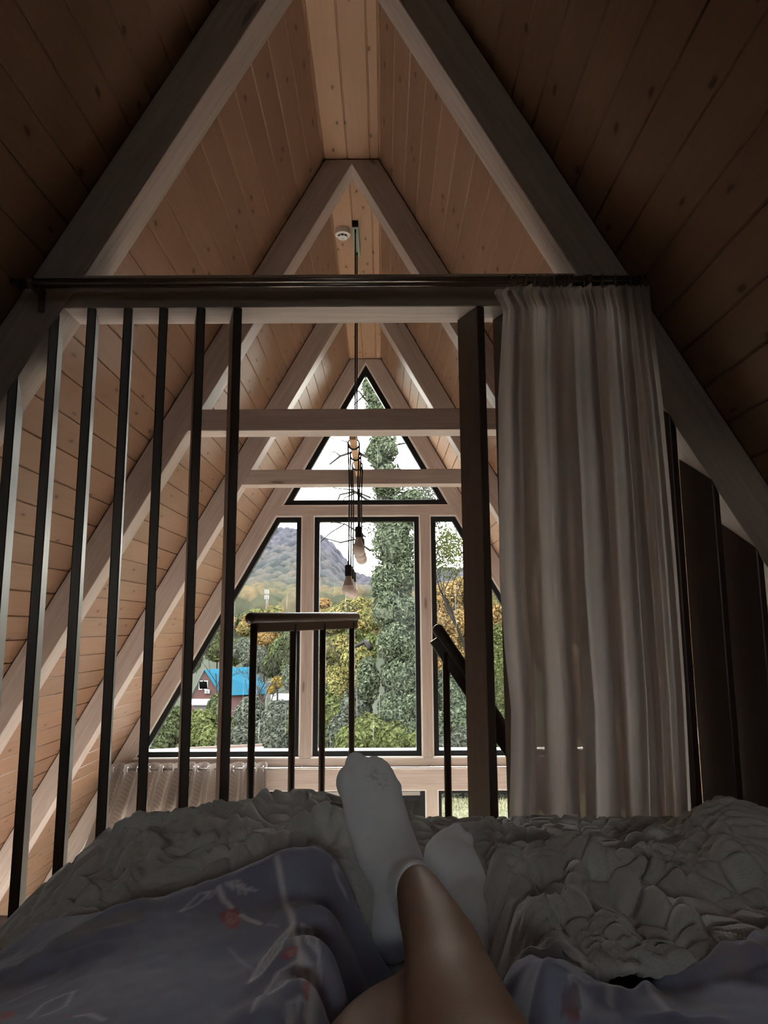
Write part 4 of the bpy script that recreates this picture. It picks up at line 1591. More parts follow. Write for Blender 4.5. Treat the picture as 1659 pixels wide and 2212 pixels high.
def fuse(name, parts, mat, parent, voxel=0.005, smooth_it=8, label=None):
    V, F = merge(*parts)
    tmp = bpy.data.objects.new('tmp', make_mesh('tmp', V, F))
    COL.objects.link(tmp)
    md = tmp.modifiers.new('r', 'REMESH')
    md.mode = 'VOXEL'
    md.voxel_size = voxel
    sm = tmp.modifiers.new('s', 'SMOOTH')
    sm.factor = 0.5
    sm.iterations = smooth_it
    dg = bpy.context.evaluated_depsgraph_get()
    dg.update()
    ev = tmp.evaluated_get(dg)
    me = ev.to_mesh()
    n = len(me.vertices)
    co = np.empty(n * 3)
    me.vertices.foreach_get('co', co)
    faces = [tuple(p.vertices) for p in me.polygons]
    co = co.reshape(-1, 3).copy()
    ev.to_mesh_clear()
    bpy.data.objects.remove(tmp, do_unlink=True)
    o = add(name, co, faces, mat, parent, smooth=True)
    if label:
        o['label'] = label
    return o


def skin_mat():
    m, nt = new_mat('skin')
    t = NT(nt)
    tc = t.n('ShaderNodeTexCoord').outputs['Object']
    n1 = t.n('ShaderNodeTexNoise', i_Scale=14.0, i_Detail=4.0)
    t.l(tc, n1.inputs['Vector'])
    n2 = t.n('ShaderNodeTexNoise', i_Scale=420.0, i_Detail=2.0)
    t.l(tc, n2.inputs['Vector'])
    col = t.mix(n1.outputs[0], (0.50, 0.335, 0.26), (0.42, 0.265, 0.20))
    b = out_bsdf(t, col, 0.62, 0.08, bump=n2.outputs[0], bump_d=0.0004, bump_s=0.4)
    b.inputs['Subsurface Weight'].default_value = 0.12
    b.inputs['Subsurface Radius'].default_value = (0.02, 0.008, 0.004)
    return m


def sock_mat(name='white_sock_knit', stain=None):
    m, nt = new_mat(name)
    t = NT(nt)
    tc = t.n('ShaderNodeTexCoord').outputs['Object']
    n1 = t.n('ShaderNodeTexNoise', i_Scale=22.0, i_Detail=4.0)
    t.l(tc, n1.inputs['Vector'])
    n2 = t.n('ShaderNodeTexNoise', i_Scale=500.0, i_Detail=2.0)
    t.l(tc, n2.inputs['Vector'])
    col = t.mix(n1.outputs[0], (0.86, 0.88, 0.95), (0.79, 0.81, 0.88))
    if stain is not None:
        for cen, rad in stain:
            dn = t.n('ShaderNodeVectorMath', operation='DISTANCE')
            t.l(tc, dn.inputs[0])
            dn.inputs[1].default_value = cen
            ns = t.n('ShaderNodeTexNoise', i_Scale=170.0, i_Detail=3.0)
            t.l(tc, ns.inputs['Vector'])
            f = t.math('SUBTRACT', 1.0, t.math('DIVIDE', dn.outputs['Value'], rad), clamp=True)
            f = t.math('MULTIPLY', t.math('MULTIPLY', f, t.math('MULTIPLY', t.math('SUBTRACT', ns.outputs[0], 0.42, clamp=True), 4.0, clamp=True)), 0.9, clamp=True)
            col = t.mix(f, col, (0.22, 0.21, 0.23))
    out_bsdf(t, col, 0.9, 0.08, bump=n2.outputs[0], bump_d=0.0008, bump_s=0.5, sheen=0.3)
    return m


M['skin'] = skin_mat()
M['sock'] = sock_mat()
M['stain'] = simple('sock_stain', (0.30, 0.28, 0.30), 0.9, 0.05)
person = thing('person', 'person lying in bed, bare legs crossed at the ankles in white socks', 'person', (0.03, 0.75, -0.46))
# raised leg (crosses over towards the left)
shin1 = [((0.105, 0.10, -0.365), .082, .080), ((0.10, 0.25, -0.345), .072, .074), ((0.088, 0.38, -0.33), .060, .062), ((0.078, 0.47, -0.322), .053, .056),
         ((0.0705, 0.545, -0.3235), .0495, .054), (P(998, 2225, .63), .0455, .052), (P(978, 2150, .70), .0435, .050), (P(960, 2072, .77), .0395, .046), (P(942, 2022, .83), .0365, .042),
         (P(919, 1968, .90), .0325, .037), (P(902, 1928, .965), .0275, .033), (P(880, 1918, 1.02), .026, .032)]
# lower leg (crosses under towards the right)
shin2 = [((-0.085, 0.10, -0.37), .082, .080), ((-0.075, 0.28, -0.37), .070, .070), ((-0.065, 0.42, -0.365), .058, .058), ((-0.048, 0.52, -0.366), .052, .052),
         ((-0.026, 0.62, -0.368), .047, .050), ((-0.002, 0.72, -0.380), .045, .047), ((0.038, 0.82, -0.400), .039, .042), ((0.078, 0.92, -0.417), .032, .036), ((0.098, 0.99, -0.42), .027, .033), ((0.112, 1.03, -0.42), .027, .032)]
pelvis = ellipsoid((0.01, 0.06, -0.365), (0.175, 0.12, 0.095), 24, 16)
waist = loft(resample([((0.01, 0.05, -.365), .16, .09), ((0.01, -0.15, -.35), .135, .085), ((0.01, -0.35, -.31), .15, .095), ((0.01, -0.5, -.26), .16, .09)]), 24)
foot1c = [(P(862, 1915, 1.03), .026, .030), (P(856, 1985, 1.025), .022, .028), (P(851, 2030, 1.025), .014, .018)]
foot1a = [(P(856, 1900, 1.035), .027, .026), (P(828, 1800, 1.08), .031, .015), (P(808, 1735, 1.10), .032, .012), (P(797, 1690, 1.113), .026, .009)]
foot2a = [((0.112, 1.03, -0.42), .024, .028), ((.113, 1.085, -.39), .026, .018), ((.110, 1.135, -.355), .024, .011)]
fuse('body', [loft(resample(shin1)), loft(resample(shin2)), pelvis, waist, loft(resample(foot1c)), loft(resample(foot1a)), loft(resample(foot2a))], M['skin'], person, 0.0055, 10)

# socks
f1 = [(P(782, 1644, 1.125), .022, .009), (P(788, 1660, 1.12), .035, .014), (P(796, 1690, 1.115), .0425, .018), (P(807, 1740, 1.10), .0455, .022), (P(820, 1790, 1.085), .0455, .026),
      (P(842, 1850, 1.06), .0440, .032), (P(866, 1905, 1.03), .0385, .041), (P(862, 1960, 1.02), .0345, .044), (P(852, 2010, 1.02), .031, .040), (P(849, 2042, 1.02), .025, .031), (P(848, 2062, 1.025), .012, .016)]
a1 = [(P(866, 1918, 1.035), .033, .038), (P(884, 1922, 1.0), .0315, .037), (P(904, 1926, .962), .0305, .0365)]
toes1 = [ellipsoid(P(768, 1648, 1.125), (.0165, .016, .017)), ellipsoid(P(797, 1652, 1.125), (.0115, .012, .012)), ellipsoid(P(820, 1662, 1.12), (.011, .012, .012)), ellipsoid(P(840, 1680, 1.117), (.0105, .012, .012)), ellipsoid(P(855, 1703, 1.11), (.010, .012, .013)),
         ellipsoid(P(748, 1690, 1.11), (.016, .018, .024))]
PO = np.array((0.03, 0.75, -0.46))
M['sockstain'] = sock_mat('white_sock_knit_marked', [(tuple(P(803, 1667, 1.095) - PO), 0.016), (tuple(P(822, 1682, 1.09) - PO), 0.020), (tuple(P(806, 1680, 1.09) - PO), 0.013)])
s1 = fuse('sock', [loft(resample(f1)), loft(resample(a1))] + toes1, M['sockstain'], person, 0.004, 6)
f2 = [(P(980, 1797, 1.19), .018, .008), (P(978, 1812, 1.185), .029, .014), (P(974, 1835, 1.165), .0375, .019), (P(975, 1860, 1.14), .042, .024), ((.112, 1.10, -.385), .0405, .032), ((.113, 1.05, -.405), .037, .040), ((.114, 1.03, -.425), .034, .042), ((.115, 1.025, -.445), .028, .03), ((.115, 1.03, -.462), .012, .014)]
a2 = [((.112, 1.035, -.42), .034, .038), ((.10, .995, -.42), .032, .037), ((.082, .935, -.417), .036, .040)]
toes2 = [ellipsoid(P(986, 1798, 1.19), (.015, .014, .014)), ellipsoid(P(1008, 1815, 1.175), (.012, .014, .013)), ellipsoid(P(962, 1806, 1.185), (.012, .012, .012)), ellipsoid(P(944, 1820, 1.18), (.011, .012, .012)), ellipsoid(P(930, 1836, 1.17), (.010, .012, .012))]
fuse('sock', [loft(resample(f2)), loft(resample(a2))] + toes2, M['sock'], person, 0.004, 6)

# ------------------------------------------------------------------ outdoors
EK = 0.325        # reflectances outdoors, set against the strength of the sky
G = {}


def ek(*c):
    return tuple(EK * q for q in c)



def lm(key, cols, trans=0.25):
    G[key] = leaf_mat('foliage_' + key, cols, trans)


KO = 0.55 * EK   # foliage is dark next to the bright overcast sky
lm('ivy', [tuple(1.35 * KO * c for c in q) for q in ((0.035, 0.046, 0.028), (0.10, 0.125, 0.078), (0.175, 0.205, 0.135), (0.27, 0.29, 0.20))])
lm('yellow', [tuple(2.0 * KO * c for c in q) for q in ((0.045, 0.055, 0.02), (0.12, 0.13, 0.05), (0.20, 0.19, 0.075), (0.27, 0.21, 0.08), (0.32, 0.19, 0.07))])
lm('green', [tuple(KO * c for c in q) for q in ((0.05, 0.065, 0.035), (0.13, 0.155, 0.075), (0.23, 0.25, 0.12))])
lm('greygreen', [tuple(KO * c for c in q) for q in ((0.075, 0.085, 0.07), (0.17, 0.185, 0.145), (0.26, 0.27, 0.20))])
lm('lime', [tuple(KO * c for c in q) for q in ((0.08, 0.10, 0.035), (0.20, 0.23, 0.09), (0.32, 0.33, 0.13))])
lm('orange', [tuple(1.8 * KO * c for c in q) for q in ((0.12, 0.08, 0.035), (0.28, 0.18, 0.075), (0.42, 0.27, 0.12))])
lm('gold', [tuple(KO * c for c in q) for q in ((0.25, 0.15, 0.02), (0.50, 0.32, 0.05), (0.65, 0.45, 0.10))])
lm('grass', [tuple(4.0 * KO * c for c in q) for q in ((0.12, 0.105, 0.06), (0.21, 0.195, 0.115), (0.29, 0.27, 0.18))])
M['bark'] = simple('grey_bark', ek(0.022, 0.018, 0.015), 0.9, 0.1, noise=0.3)


def leaf_cloud(pts, nrm, size, var=0.4):
    """crossed little bent leaves, one quad each"""
    n = len(pts)
    a = rng.normal(size=(n, 3))
    if nrm is not None:
        a = a - nrm * (a * nrm).sum(1, keepdims=True) * 0.75
    a /= np.linalg.norm(a, axis=1, keepdims=True) + 1e-9
    b = rng.normal(size=(n, 3))
    if nrm is not None:
        b = b - nrm * (b * nrm).sum(1, keepdims=True) * 0.6
    b -= a * (a * b).sum(1, keepdims=True)
    b /= np.linalg.norm(b, axis=1, keepdims=True) + 1e-9
    s = size * (1 + var * rng.uniform(-1, 1, (n, 1)))
    V = np.stack([pts - a * s, pts - b * s * 0.45, pts + a * s, pts + b * s * 0.45], 1).reshape(-1, 3)
    F = np.arange(4 * n, dtype=np.int32).reshape(-1, 4)
    t = np.repeat(np.clip(rng.beta(2, 2, n), 0, 1), 4)
    return V, F, t


def blob_points(blobs, n, shell=0.55):
    """random points near the surface of ellipsoids (c, r)."""
    w = np.array([np.prod(np.sort(b[1])[-2:]) for b in blobs])
    cnt = rng.multinomial(n, w / w.sum())
    P_, N_ = [], []
    for (c, r), k in zip(blobs, cnt):
        d = rng.normal(size=(k, 3))
        d /= np.linalg.norm(d, axis=1, keepdims=True)
        rad = 1 - (1 - shell) * rng.beta(1, 2.2, (k, 1))
        lump = 1 + 0.13 * np.sin(d[:, :1] * 7 + c[0]) * np.sin(d[:, 2:] * 8 + c[2]) * np.sin(d[:, 1:2] * 6)
        P_.append(np.asarray(c) + d * rad * lump * np.asarray(r))
        N_.append(d)
    return np.concatenate(P_), np.concatenate(N_)


def core_mesh(blobs, k=0.72):
    Vs, Fs, n = [], [], 0
    for c, r in blobs:
        V, F = ellipsoid(c, np.asarray(r) * k, 10, 7)
        q = [f for f in F if len(f) == 4]
        Vs.append(V)
        Fs += [tuple(i + n for i in f) for f in q]
        n += len(V)
    return np.concatenate(Vs), np.array(Fs, dtype=np.int32)


def leafy(name, label, cat, blobs, nleaf, size, mat, ground, stems=None, group=None, core=0.72, branches=None, trunk=None, shell=0.55):
    c0 = blobs[0][0]
    root = thing(name, label, cat, (c0[0], c0[1], ground), group)
    pts, nr = blob_points(blobs, nleaf, shell)
    V, F, t = leaf_cloud(pts, nr, size)
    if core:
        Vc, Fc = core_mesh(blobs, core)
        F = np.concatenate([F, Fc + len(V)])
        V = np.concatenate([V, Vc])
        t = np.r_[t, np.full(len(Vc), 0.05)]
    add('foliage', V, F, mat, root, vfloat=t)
    if trunk is not None:
        Vt, Ft = tube(trunk[0], trunk[1], 8)
        add('trunk', Vt, Ft, M['bark'], root, smooth=True)
    for br in (branches or []):
        Vt, Ft = tube(br[0], br[1], 5)
        add('branch', Vt, Ft, M['bark'], root, smooth=True)
    return root


def pb(x, y, Y, rx, rz=None, ry=None):
    """ellipsoid centred on a measured point at distance Y; rx, rz in pixels of the photo"""
    rz = rz or rx
    k = Y / F_PX
    return (P(x, y, Y), (rx * k, (ry or min(rx, rz)) * k, rz * k))


# ground: level lawn by the house, then a slope down into the valley
V = []
yy_ = [-60, -12, -1.95, 7.44, 9, 11, 13, 15, 17, 19, 22, 28, 40, 70, 120, 200, 300, 420]
zz_ = [-4.2, -3.75, -3.75, -3.75, -3.7, -3.65, -3.62, -3.6, -3.6, -3.65, -4.2, -6, -9, -14, -19, -18, -8, 2]
xs_ = np.linspace(-1, 1, 25)
for y, z in zip(yy_, zz_):
    for x in xs_:
        X_ = x * (8 + abs(y) * 0.9)
        V.append((X_, y, z + 0.04 * math.sin(X_ * 1.7 + y) * (1 if y < 20 else 8)))
nxg = len(xs_)
F = [(j * nxg + i, j * nxg + i + 1, (j + 1) * nxg + i + 1, (j + 1) * nxg + i) for j in range(len(yy_) - 1) for i in range(nxg - 1)]


def lawn_mat():
    m, nt = new_mat('dry_lawn')
    t = NT(nt)
    tc = t.n('ShaderNodeTexCoord').outputs['Object']
    n1 = t.n('ShaderNodeTexNoise', i_Scale=1.6, i_Detail=6.0, i_Roughness=0.7)
    t.l(tc, n1.inputs['Vector'])
    n2 = t.n('ShaderNodeTexNoise', i_Scale=9.0, i_Detail=4.0)
    t.l(tc, n2.inputs['Vector'])
    f = t.math('ADD', t.math('MULTIPLY', n1.outputs[0], 0.55), t.math('MULTIPLY', n2.outputs[0], 0.45))
    col = t.ramp(f, [(0.36, ek(0.045, 0.047, 0.023)), (0.48, ek(0.10, 0.10, 0.052)), (0.58, ek(0.135, 0.122, 0.083)), (0.7, ek(0.16, 0.15, 0.10))])
    out_bsdf(t, col, 0.95, 0.05)
    return m


M['lawn'] = lawn_mat()
M['valley'] = simple('valley_meadow', ek(0.030, 0.034, 0.017), 0.95, 0.05, noise=0.3, nscale=0.15)
nl = (yy_.index(19)) * (nxg - 1)
tag(add('ground', V, F[:nl], M['lawn'], smooth=True, origin=(0, 0, 0)), kind='structure')
tag(add('ground_valley', V, F[nl:], M['valley'], smooth=True, origin=(0, 0, 0)), kind='structure')
n = 26000
gx_, gy_ = rng.uniform(-6.5, 4.5, n), rng.uniform(10.5, 16.5, n)
gz_ = np.interp(gy_, yy_, zz_)
h = rng.uniform(0.02, 0.07, n)
th = rng.uniform(0, 6.28, n)
V = np.empty((n, 4, 3))
w = 0.006
V[:, 0] = np.c_[gx_ - w * np.cos(th), gy_ - w * np.sin(th), gz_ - 0.01]
V[:, 1] = np.c_[gx_ + w * np.cos(th), gy_ + w * np.sin(th), gz_ - 0.01]
lean = rng.normal(0, 0.03, (n, 2))
V[:, 2] = np.c_[gx_ + lean[:, 0] + w * .3, gy_ + lean[:, 1], gz_ + h]
V[:, 3] = np.c_[gx_ + lean[:, 0] - w * .3, gy_ + lean[:, 1], gz_ + h]
o = add('grass', V.reshape(-1, 3), np.arange(4 * n, dtype=np.int32).reshape(-1, 4), G['grass'], vfloat=np.repeat(rng.beta(2, 2, n), 4))
tag(o, 'dry yellow-green grass of the lawn behind the lower panes', 'grass', kind='stuff')


# ---- mountain
def mountain():
    nx_, ny_ = 330, 430
    u = np.linspace(-0.42, 0.36, nx_)
    yq = 330 + (1500 - 330) * np.linspace(0, 1, ny_) ** 1.15
    U, Yq = np.meshgrid(u, yq)
    Xq = U * (Yq * 0.6 + 1500 * 0.4)
    u_eff = Xq / 1500
    sky = np.interp(u_eff, [-0.42, -0.30, -0.20, -0.155, -0.125, -0.105, -0.09, -0.075, -0.055, -0.04, -0.02, 0.03, 0.08, 0.2, 0.36],
                    [0.118, 0.126, 0.130, 0.131, 0.128, 0.125, 0.121, 0.112, 0.088, 0.067, 0.060, 0.060, 0.072, 0.066, 0.05])
    t = (Yq - 330) / (1500 - 330)
    zb = 4.0
    Zq = zb + (sky * 1500 - zb) * (0.30 * t + 0.70 * t ** 1.5)
    # spurs and gullies
    Zq += 12 * np.sin(Xq / 70 + Yq / 240) * t * (1 - t) * 2
    gul = np.exp(-((Xq + 170 + (Yq - 900) * 0.10) / 34) ** 2)
    Zq -= 20 * gul * np.clip(t * 3, 0, 1) * np.clip((1 - t) * 3, 0, 1)
    f1, f2, idv = worley(Xq, Yq * 0.7, 12.5, 3)
    dome = np.sqrt(np.clip(1 - (f1 / 0.85) ** 2, 0, 1))
    Zq += dome * (11 + 7 * idv) - 4
    Zq[:4] -= np.array([60, 40, 20, 6])[:, None]
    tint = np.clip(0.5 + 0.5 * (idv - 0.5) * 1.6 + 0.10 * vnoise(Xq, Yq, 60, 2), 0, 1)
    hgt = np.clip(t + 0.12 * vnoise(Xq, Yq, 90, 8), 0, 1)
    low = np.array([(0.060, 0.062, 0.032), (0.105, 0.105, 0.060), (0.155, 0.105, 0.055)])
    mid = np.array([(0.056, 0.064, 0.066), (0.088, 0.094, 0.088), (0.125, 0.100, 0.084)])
    hi = np.array([(0.074, 0.074, 0.096), (0.094, 0.090, 0.116), (0.108, 0.096, 0.112)])  # bare-tree mauve, with bluish distance haze put into the colour

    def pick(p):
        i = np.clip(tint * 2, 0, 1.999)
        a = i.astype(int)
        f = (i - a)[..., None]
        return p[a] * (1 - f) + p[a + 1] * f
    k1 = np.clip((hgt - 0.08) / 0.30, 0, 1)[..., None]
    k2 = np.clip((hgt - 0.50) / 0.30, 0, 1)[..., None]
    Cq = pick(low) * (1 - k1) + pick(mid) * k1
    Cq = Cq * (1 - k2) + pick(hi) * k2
    Vq = np.stack([Xq, Yq, Zq], -1).reshape(-1, 3)
    idx = np.arange(nx_ * ny_).reshape(ny_, nx_)
    Fq = np.stack([idx[:-1, :-1], idx[:-1, 1:], idx[1:, 1:], idx[1:, :-1]], -1).reshape(-1, 4)
    m, nt = new_mat('hazed_autumn_forest')
    t_ = NT(nt)
    at = t_.n('ShaderNodeAttribute', attribute_name='Col')
    tc = t_.n('ShaderNodeTexCoord').outputs['Object']
    nz = t_.n('ShaderNodeTexNoise', i_Scale=0.35, i_Detail=4.0)
    t_.l(tc, nz.inputs['Vector'])
    col = t_.mix(t_.math('MULTIPLY', nz.outputs[0], 0.75), at.outputs['Color'], ek(0.02, 0.022, 0.024))
    out_bsdf(t_, col, 1.0, 0.0)
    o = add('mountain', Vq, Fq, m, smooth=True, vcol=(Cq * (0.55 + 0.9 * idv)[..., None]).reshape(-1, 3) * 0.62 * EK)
    tag(o, 'wooded mountain in haze-tinted autumn colours beyond the window', 'mountain', kind='structure')


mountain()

# ---- unseen wooded bank, added to keep low sky light off the left panelling
def sky_screen_bank():
    xs1 = np.linspace(0, 1, 110)
    ys1 = np.linspace(7.9, 130, 170)
    A, Yq = np.meshgrid(xs1, ys1)
    Xq = 2.6 + 0.235 * Yq + A * 75
    rise = Xq - (2.6 + 0.235 * Yq)
    f1, f2, idv = worley(Xq, Yq, 3.6, 17)
    dome = np.sqrt(np.clip(1 - (f1 / 0.85) ** 2, 0, 1))
    gz = np.interp(Yq, yy_, zz_)
    Zq = gz - 0.6 + 30 * (1 - np.exp(-rise / 22)) + dome * np.clip(rise / 3, 0, 1) * (2.2 + 1.8 * idv)
    pal = np.array([(0.050, 0.058, 0.026), (0.095, 0.090, 0.038), (0.135, 0.085, 0.036)])
    q = np.clip(idv * 2, 0, 1.999)
    k = q.astype(int)
    Cq = pal[k] * (1 - (q - k))[..., None] + pal[k + 1] * (q - k)[..., None]
    idx = np.arange(A.size).reshape(A.shape)
    Fq = np.stack([idx[:-1, :-1], idx[:-1, 1:], idx[1:, 1:], idx[1:, :-1]], -1).reshape(-1, 4)
    m, nt = new_mat('added_autumn_bank')
    t_ = NT(nt)
    at = t_.n('ShaderNodeAttribute', attribute_name='Col')
    out_bsdf(t_, at.outputs['Color'], 1.0, 0.0)
    o = add('added_hillside', np.stack([Xq, Yq, Zq], -1).reshape(-1, 3), Fq, m, smooth=True, vcol=Cq.reshape(-1, 3) * EK)
    tag(o, 'unseen wooded bank added right of the house to block low sky', 'hill', kind='structure')


sky_screen_bank()

# ---- forest fringe at the foot of the mountain (nobody could count it)
pts_b = []
for i in range(230):
    px = rng.uniform(380, 1110)
    Yd = rng.uniform(170, 330)
    py = rng.normal(1336, 9) if px < 640 else rng.normal(1328, 12)
    pts_b.append(pb(px, py + 10, Yd, rng.uniform(10, 22), rng.uniform(10, 17)))
lm('fringe', [tuple(KO * c for c in q) for q in ((0.06, 0.07, 0.04), (0.14, 0.16, 0.08), (0.26, 0.25, 0.10), (0.36, 0.22, 0.09), (0.42, 0.26, 0.12))])
Vt_, Ft_, Tt_, nb = [], [], [], 0
for b in pts_b:
    hue = rng.uniform(0.05, 0.95)
    pts, nr = blob_points([b], 130, 0.7)
    V, F, t = leaf_cloud(pts, nr, 0.85)
    Vc, Fc = core_mesh([b], 0.85)
    Vt_ += [V, Vc]
    Ft_ += [F + nb, Fc + nb + len(V)]
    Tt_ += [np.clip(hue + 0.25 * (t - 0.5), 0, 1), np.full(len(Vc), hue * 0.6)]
    nb += len(V) + len(Vc)
o = add('treeline', np.concatenate(Vt_), np.concatenate(Ft_), G['fringe'], vfloat=np.concatenate(Tt_))
tag(o, 'distant green and orange autumn trees massed along the foot of the mountain', 'trees', kind='stuff')

# ---- radio mast
mast = thing('radio_mast', 'red and white lattice radio mast on the wooded slope', 'mast', np.r_[P(576, 1316, 322)[:2], -7.0])
M['mred'] = simple('mast_red', ek(0.16, 0.035, 0.03), 0.6)
M['mwhite'] = simple('mast_white', ek(0.13, 0.13, 0.135), 0.6)
b0, b1 = P(576, 1322, 322), P(576, 1275, 322)
for k in range(5):
    z0, z1 = b0[2] + (b1[2] - b0[2]) * k / 5, b0[2] + (b1[2] - b0[2]) * (k + 1) / 5
    r = 0.50 - 0.05 * k
    parts = []
    for th in (0, 2.1, 4.2):
        parts.append(tube([(b0[0] + r * math.cos(th), b0[1] + r * math.sin(th), z0), (b0[0] + (r - .06) * math.cos(th), b0[1] + (r - .06) * math.sin(th), z1)], 0.16, 5))
        parts.append(tube([(b0[0] + r * math.cos(th), b0[1] + r * math.sin(th), z0), (b0[0] + (r - .06) * math.cos(th + 2.1), b0[1] + (r - .06) * math.sin(th + 2.1), z1)], 0.08, 4))
    V, F = merge(*parts)
    add('mast_section', V, F, M['mred'] if k in (1, 3) else M['mwhite'], mast)
for dx in (-0.72, 0.0, 0.72):
    for zz in (0.72, 0.97):
        z = b0[2] + (b1[2] - b0[2]) * zz
        V, F = box(b0[0] + dx - 0.25, b0[0] + dx + 0.25, b0[1] - 1.0, b0[1] - 0.7, z - 1.3, z + 0.5)
        add('antenna_panel', V, F, M['mwhite'], mast)

V, F = tube([np.r_[b0[:2], -7.0], b0], 0.4, 6)
add('mast_section', V, F, M['mwhite'], mast)

# ---- house with the blue roof
YH = 150.0
M['brick'] = None


def brick_mat():
    m, nt = new_mat('red_brick')
    t = NT(nt)
    tc = t.n('ShaderNodeTexCoord').outputs['UV']
    br = t.n('ShaderNodeTexBrick', i_Scale=1.6)
    br.inputs['Color1'].default_value = (*ek(0.10, 0.035, 0.03), 1)
    br.inputs['Color2'].default_value = (*ek(0.075, 0.03, 0.028), 1)
    br.inputs['Mortar'].default_value = (*ek(0.12, 0.09, 0.085), 1)
    t.l(tc, br.inputs['Vector'])
    out_bsdf(t, br.outputs[0], 0.9, 0.1)
    return m


M['brick'] = brick_mat()
M['blueroof'] = simple('sky_blue_metal_roof', ek(0.012, 0.082, 0.130), 0.85, 0.03, noise=0.05, nscale=0.3)
M['greywall'] = simple('weathered_boards', ek(0.10, 0.095, 0.09), 0.9, 0.1, noise=0.2, nscale=0.8)
M['paleroof'] = simple('pale_sheet_roof', ek(0.20, 0.20, 0.20), 0.7, 0.2, noise=0.1, nscale=0.4)
M['hglass'] = simple('house_window_glass', ek(0.12, 0.13, 0.15), 0.2, 0.5)
M['hwhite'] = simple('house_white_paint', ek(0.24, 0.24, 0.24), 0.6, 0.3, noise=0.04)
ap, lf, rt = P(442, 1447, YH), P(412, 1506, YH), P(476, 1500, YH)
house = thing('house', 'distant brick gabled house with bright blue roof and white window', 'house', (lf[0] + 3, YH + 5, -19.0))
rb = P(538, 1441, YH + 9)
re = P(591, 1499, YH + 9)
base = -19.0
V = [lf, rt, ap, (rt[0], YH, base), (lf[0], YH, base)]
dy = 9.0
shift = np.array([rb[0] - ap[0], dy, rb[2] - ap[2]])
Vb2 = [np.asarray(v) + shift for v in V]
VV = np.array([np.asarray(v, float) for v in V + Vb2])
F = [(0, 2, 1, 3, 4), (9, 8, 6, 7, 5), (4, 3, 8, 9), (0, 4, 9, 5), (1, 6, 8, 3)]
add('wall', VV, F, M['brick'], house, grain=(1, 0, 0))


def slab(p, q, r, s, th):
    P4 = [np.asarray(v, float) for v in (p, q, r, s)]
    n_ = np.cross(P4[1] - P4[0], P4[3] - P4[0])
    n_ /= np.linalg.norm(n_)
    if n_[2] < 0:
        n_ = -n_
    V = P4 + [v + n_ * th for v in P4]
    return np.array(V), [(0, 3, 2, 1), (4, 5, 6, 7), (0, 1, 5, 4), (1, 2, 6, 5), (2, 3, 7, 6), (3, 0, 4, 7)]


fo = np.array([0, -0.5, 0])
V, F = slab(ap + fo, rb, re, rt + fo + (rt - ap) * 0.06, 0.18)
add('roof', V, F, M['blueroof'], house)
V, F = slab(ap + fo, rb, rb + (lf - ap), lf + fo + (lf - ap) * 0.1, 0.18)
add('roof', V, F, M['greywall'], house)
w0, w1 = P(430, 1470, YH - 0.1), P(449, 1490, YH - 0.1)
V, F = ring_prism([(w0[0], w0[2]), (w1[0], w0[2]), (w1[0], w1[2]), (w0[0], w1[2])], inset_poly([(w0[0] + .2, w0[2] - .2), (w1[0] - .2, w0[2] - .2), (w1[0] - .2, w1[2] + .2), (w0[0] + .2, w1[2] + .2)], 0.02)[1], YH - 0.25, YH + 0.05)
V2, F2 = box((w0[0] + w1[0]) / 2 - 0.1, (w0[0] + w1[0]) / 2 + 0.1, YH - 0.25, YH, w1[2], w0[2])
wf = add('window_frame', *merge((V, F), (V2, F2)), M['hwhite'], house)
V, F = box(w0[0] + 0.1, w1[0] - 0.1, YH - 0.12, YH - 0.02, w1[2] + 0.1, w0[2] - 0.1)
add('pane', V, F, M['hglass'], wf)
a0 = P(448, 1494, YH - 0.3)
V, F = box(a0[0] - 0.5, a0[0] + 0.5, YH - 0.6, YH - 0.02, a0[2] - 0.4, a0[2] + 0.4)
ac = add('air_conditioner', V, F, M['hwhite'], house, bevel=0.05)
V, F = tube([(a0[0], YH - 0.64, a0[2]), (a0[0], YH - 0.58, a0[2])], 0.28, 14)
add('fan_grille', V, F, M['hglass'], ac)
c0 = P(582, 1484, YH + 6)
V, F = box(c0[0] - 0.7, c0[0] + 0.7, YH + 5, YH + 6.4, c0[2] - 2.2, c0[2] + 1.1)
add('chimney', V, F, M['greywall'], house)
for (x0, y0, x1, y1, Yd, lab) in ((412, 1512, 462, 1524, 110, 'low pale shed roof in front of the brick house gable'), (585, 1500, 650, 1514, 120, 'low pale shed roof right of the blue roofed house')):
    p, q = P(x0, y1, Yd), P(x1, y1, Yd)
    r2, s2 = P(x1, y0, Yd + 4), P(x0, y0, Yd + 4)
    sh = thing('shed', lab, 'shed', ((p[0] + q[0]) / 2, Yd + 2, base))
    V, F = slab(p, q, r2, s2, 0.15)
    add('roof', V, F, M['paleroof'], sh)
    V, F = box(p[0] + .3, q[0] - .3, Yd + .3, Yd + 3.7, base, p[2])
    add('wall', V, F, M['greywall'], sh)

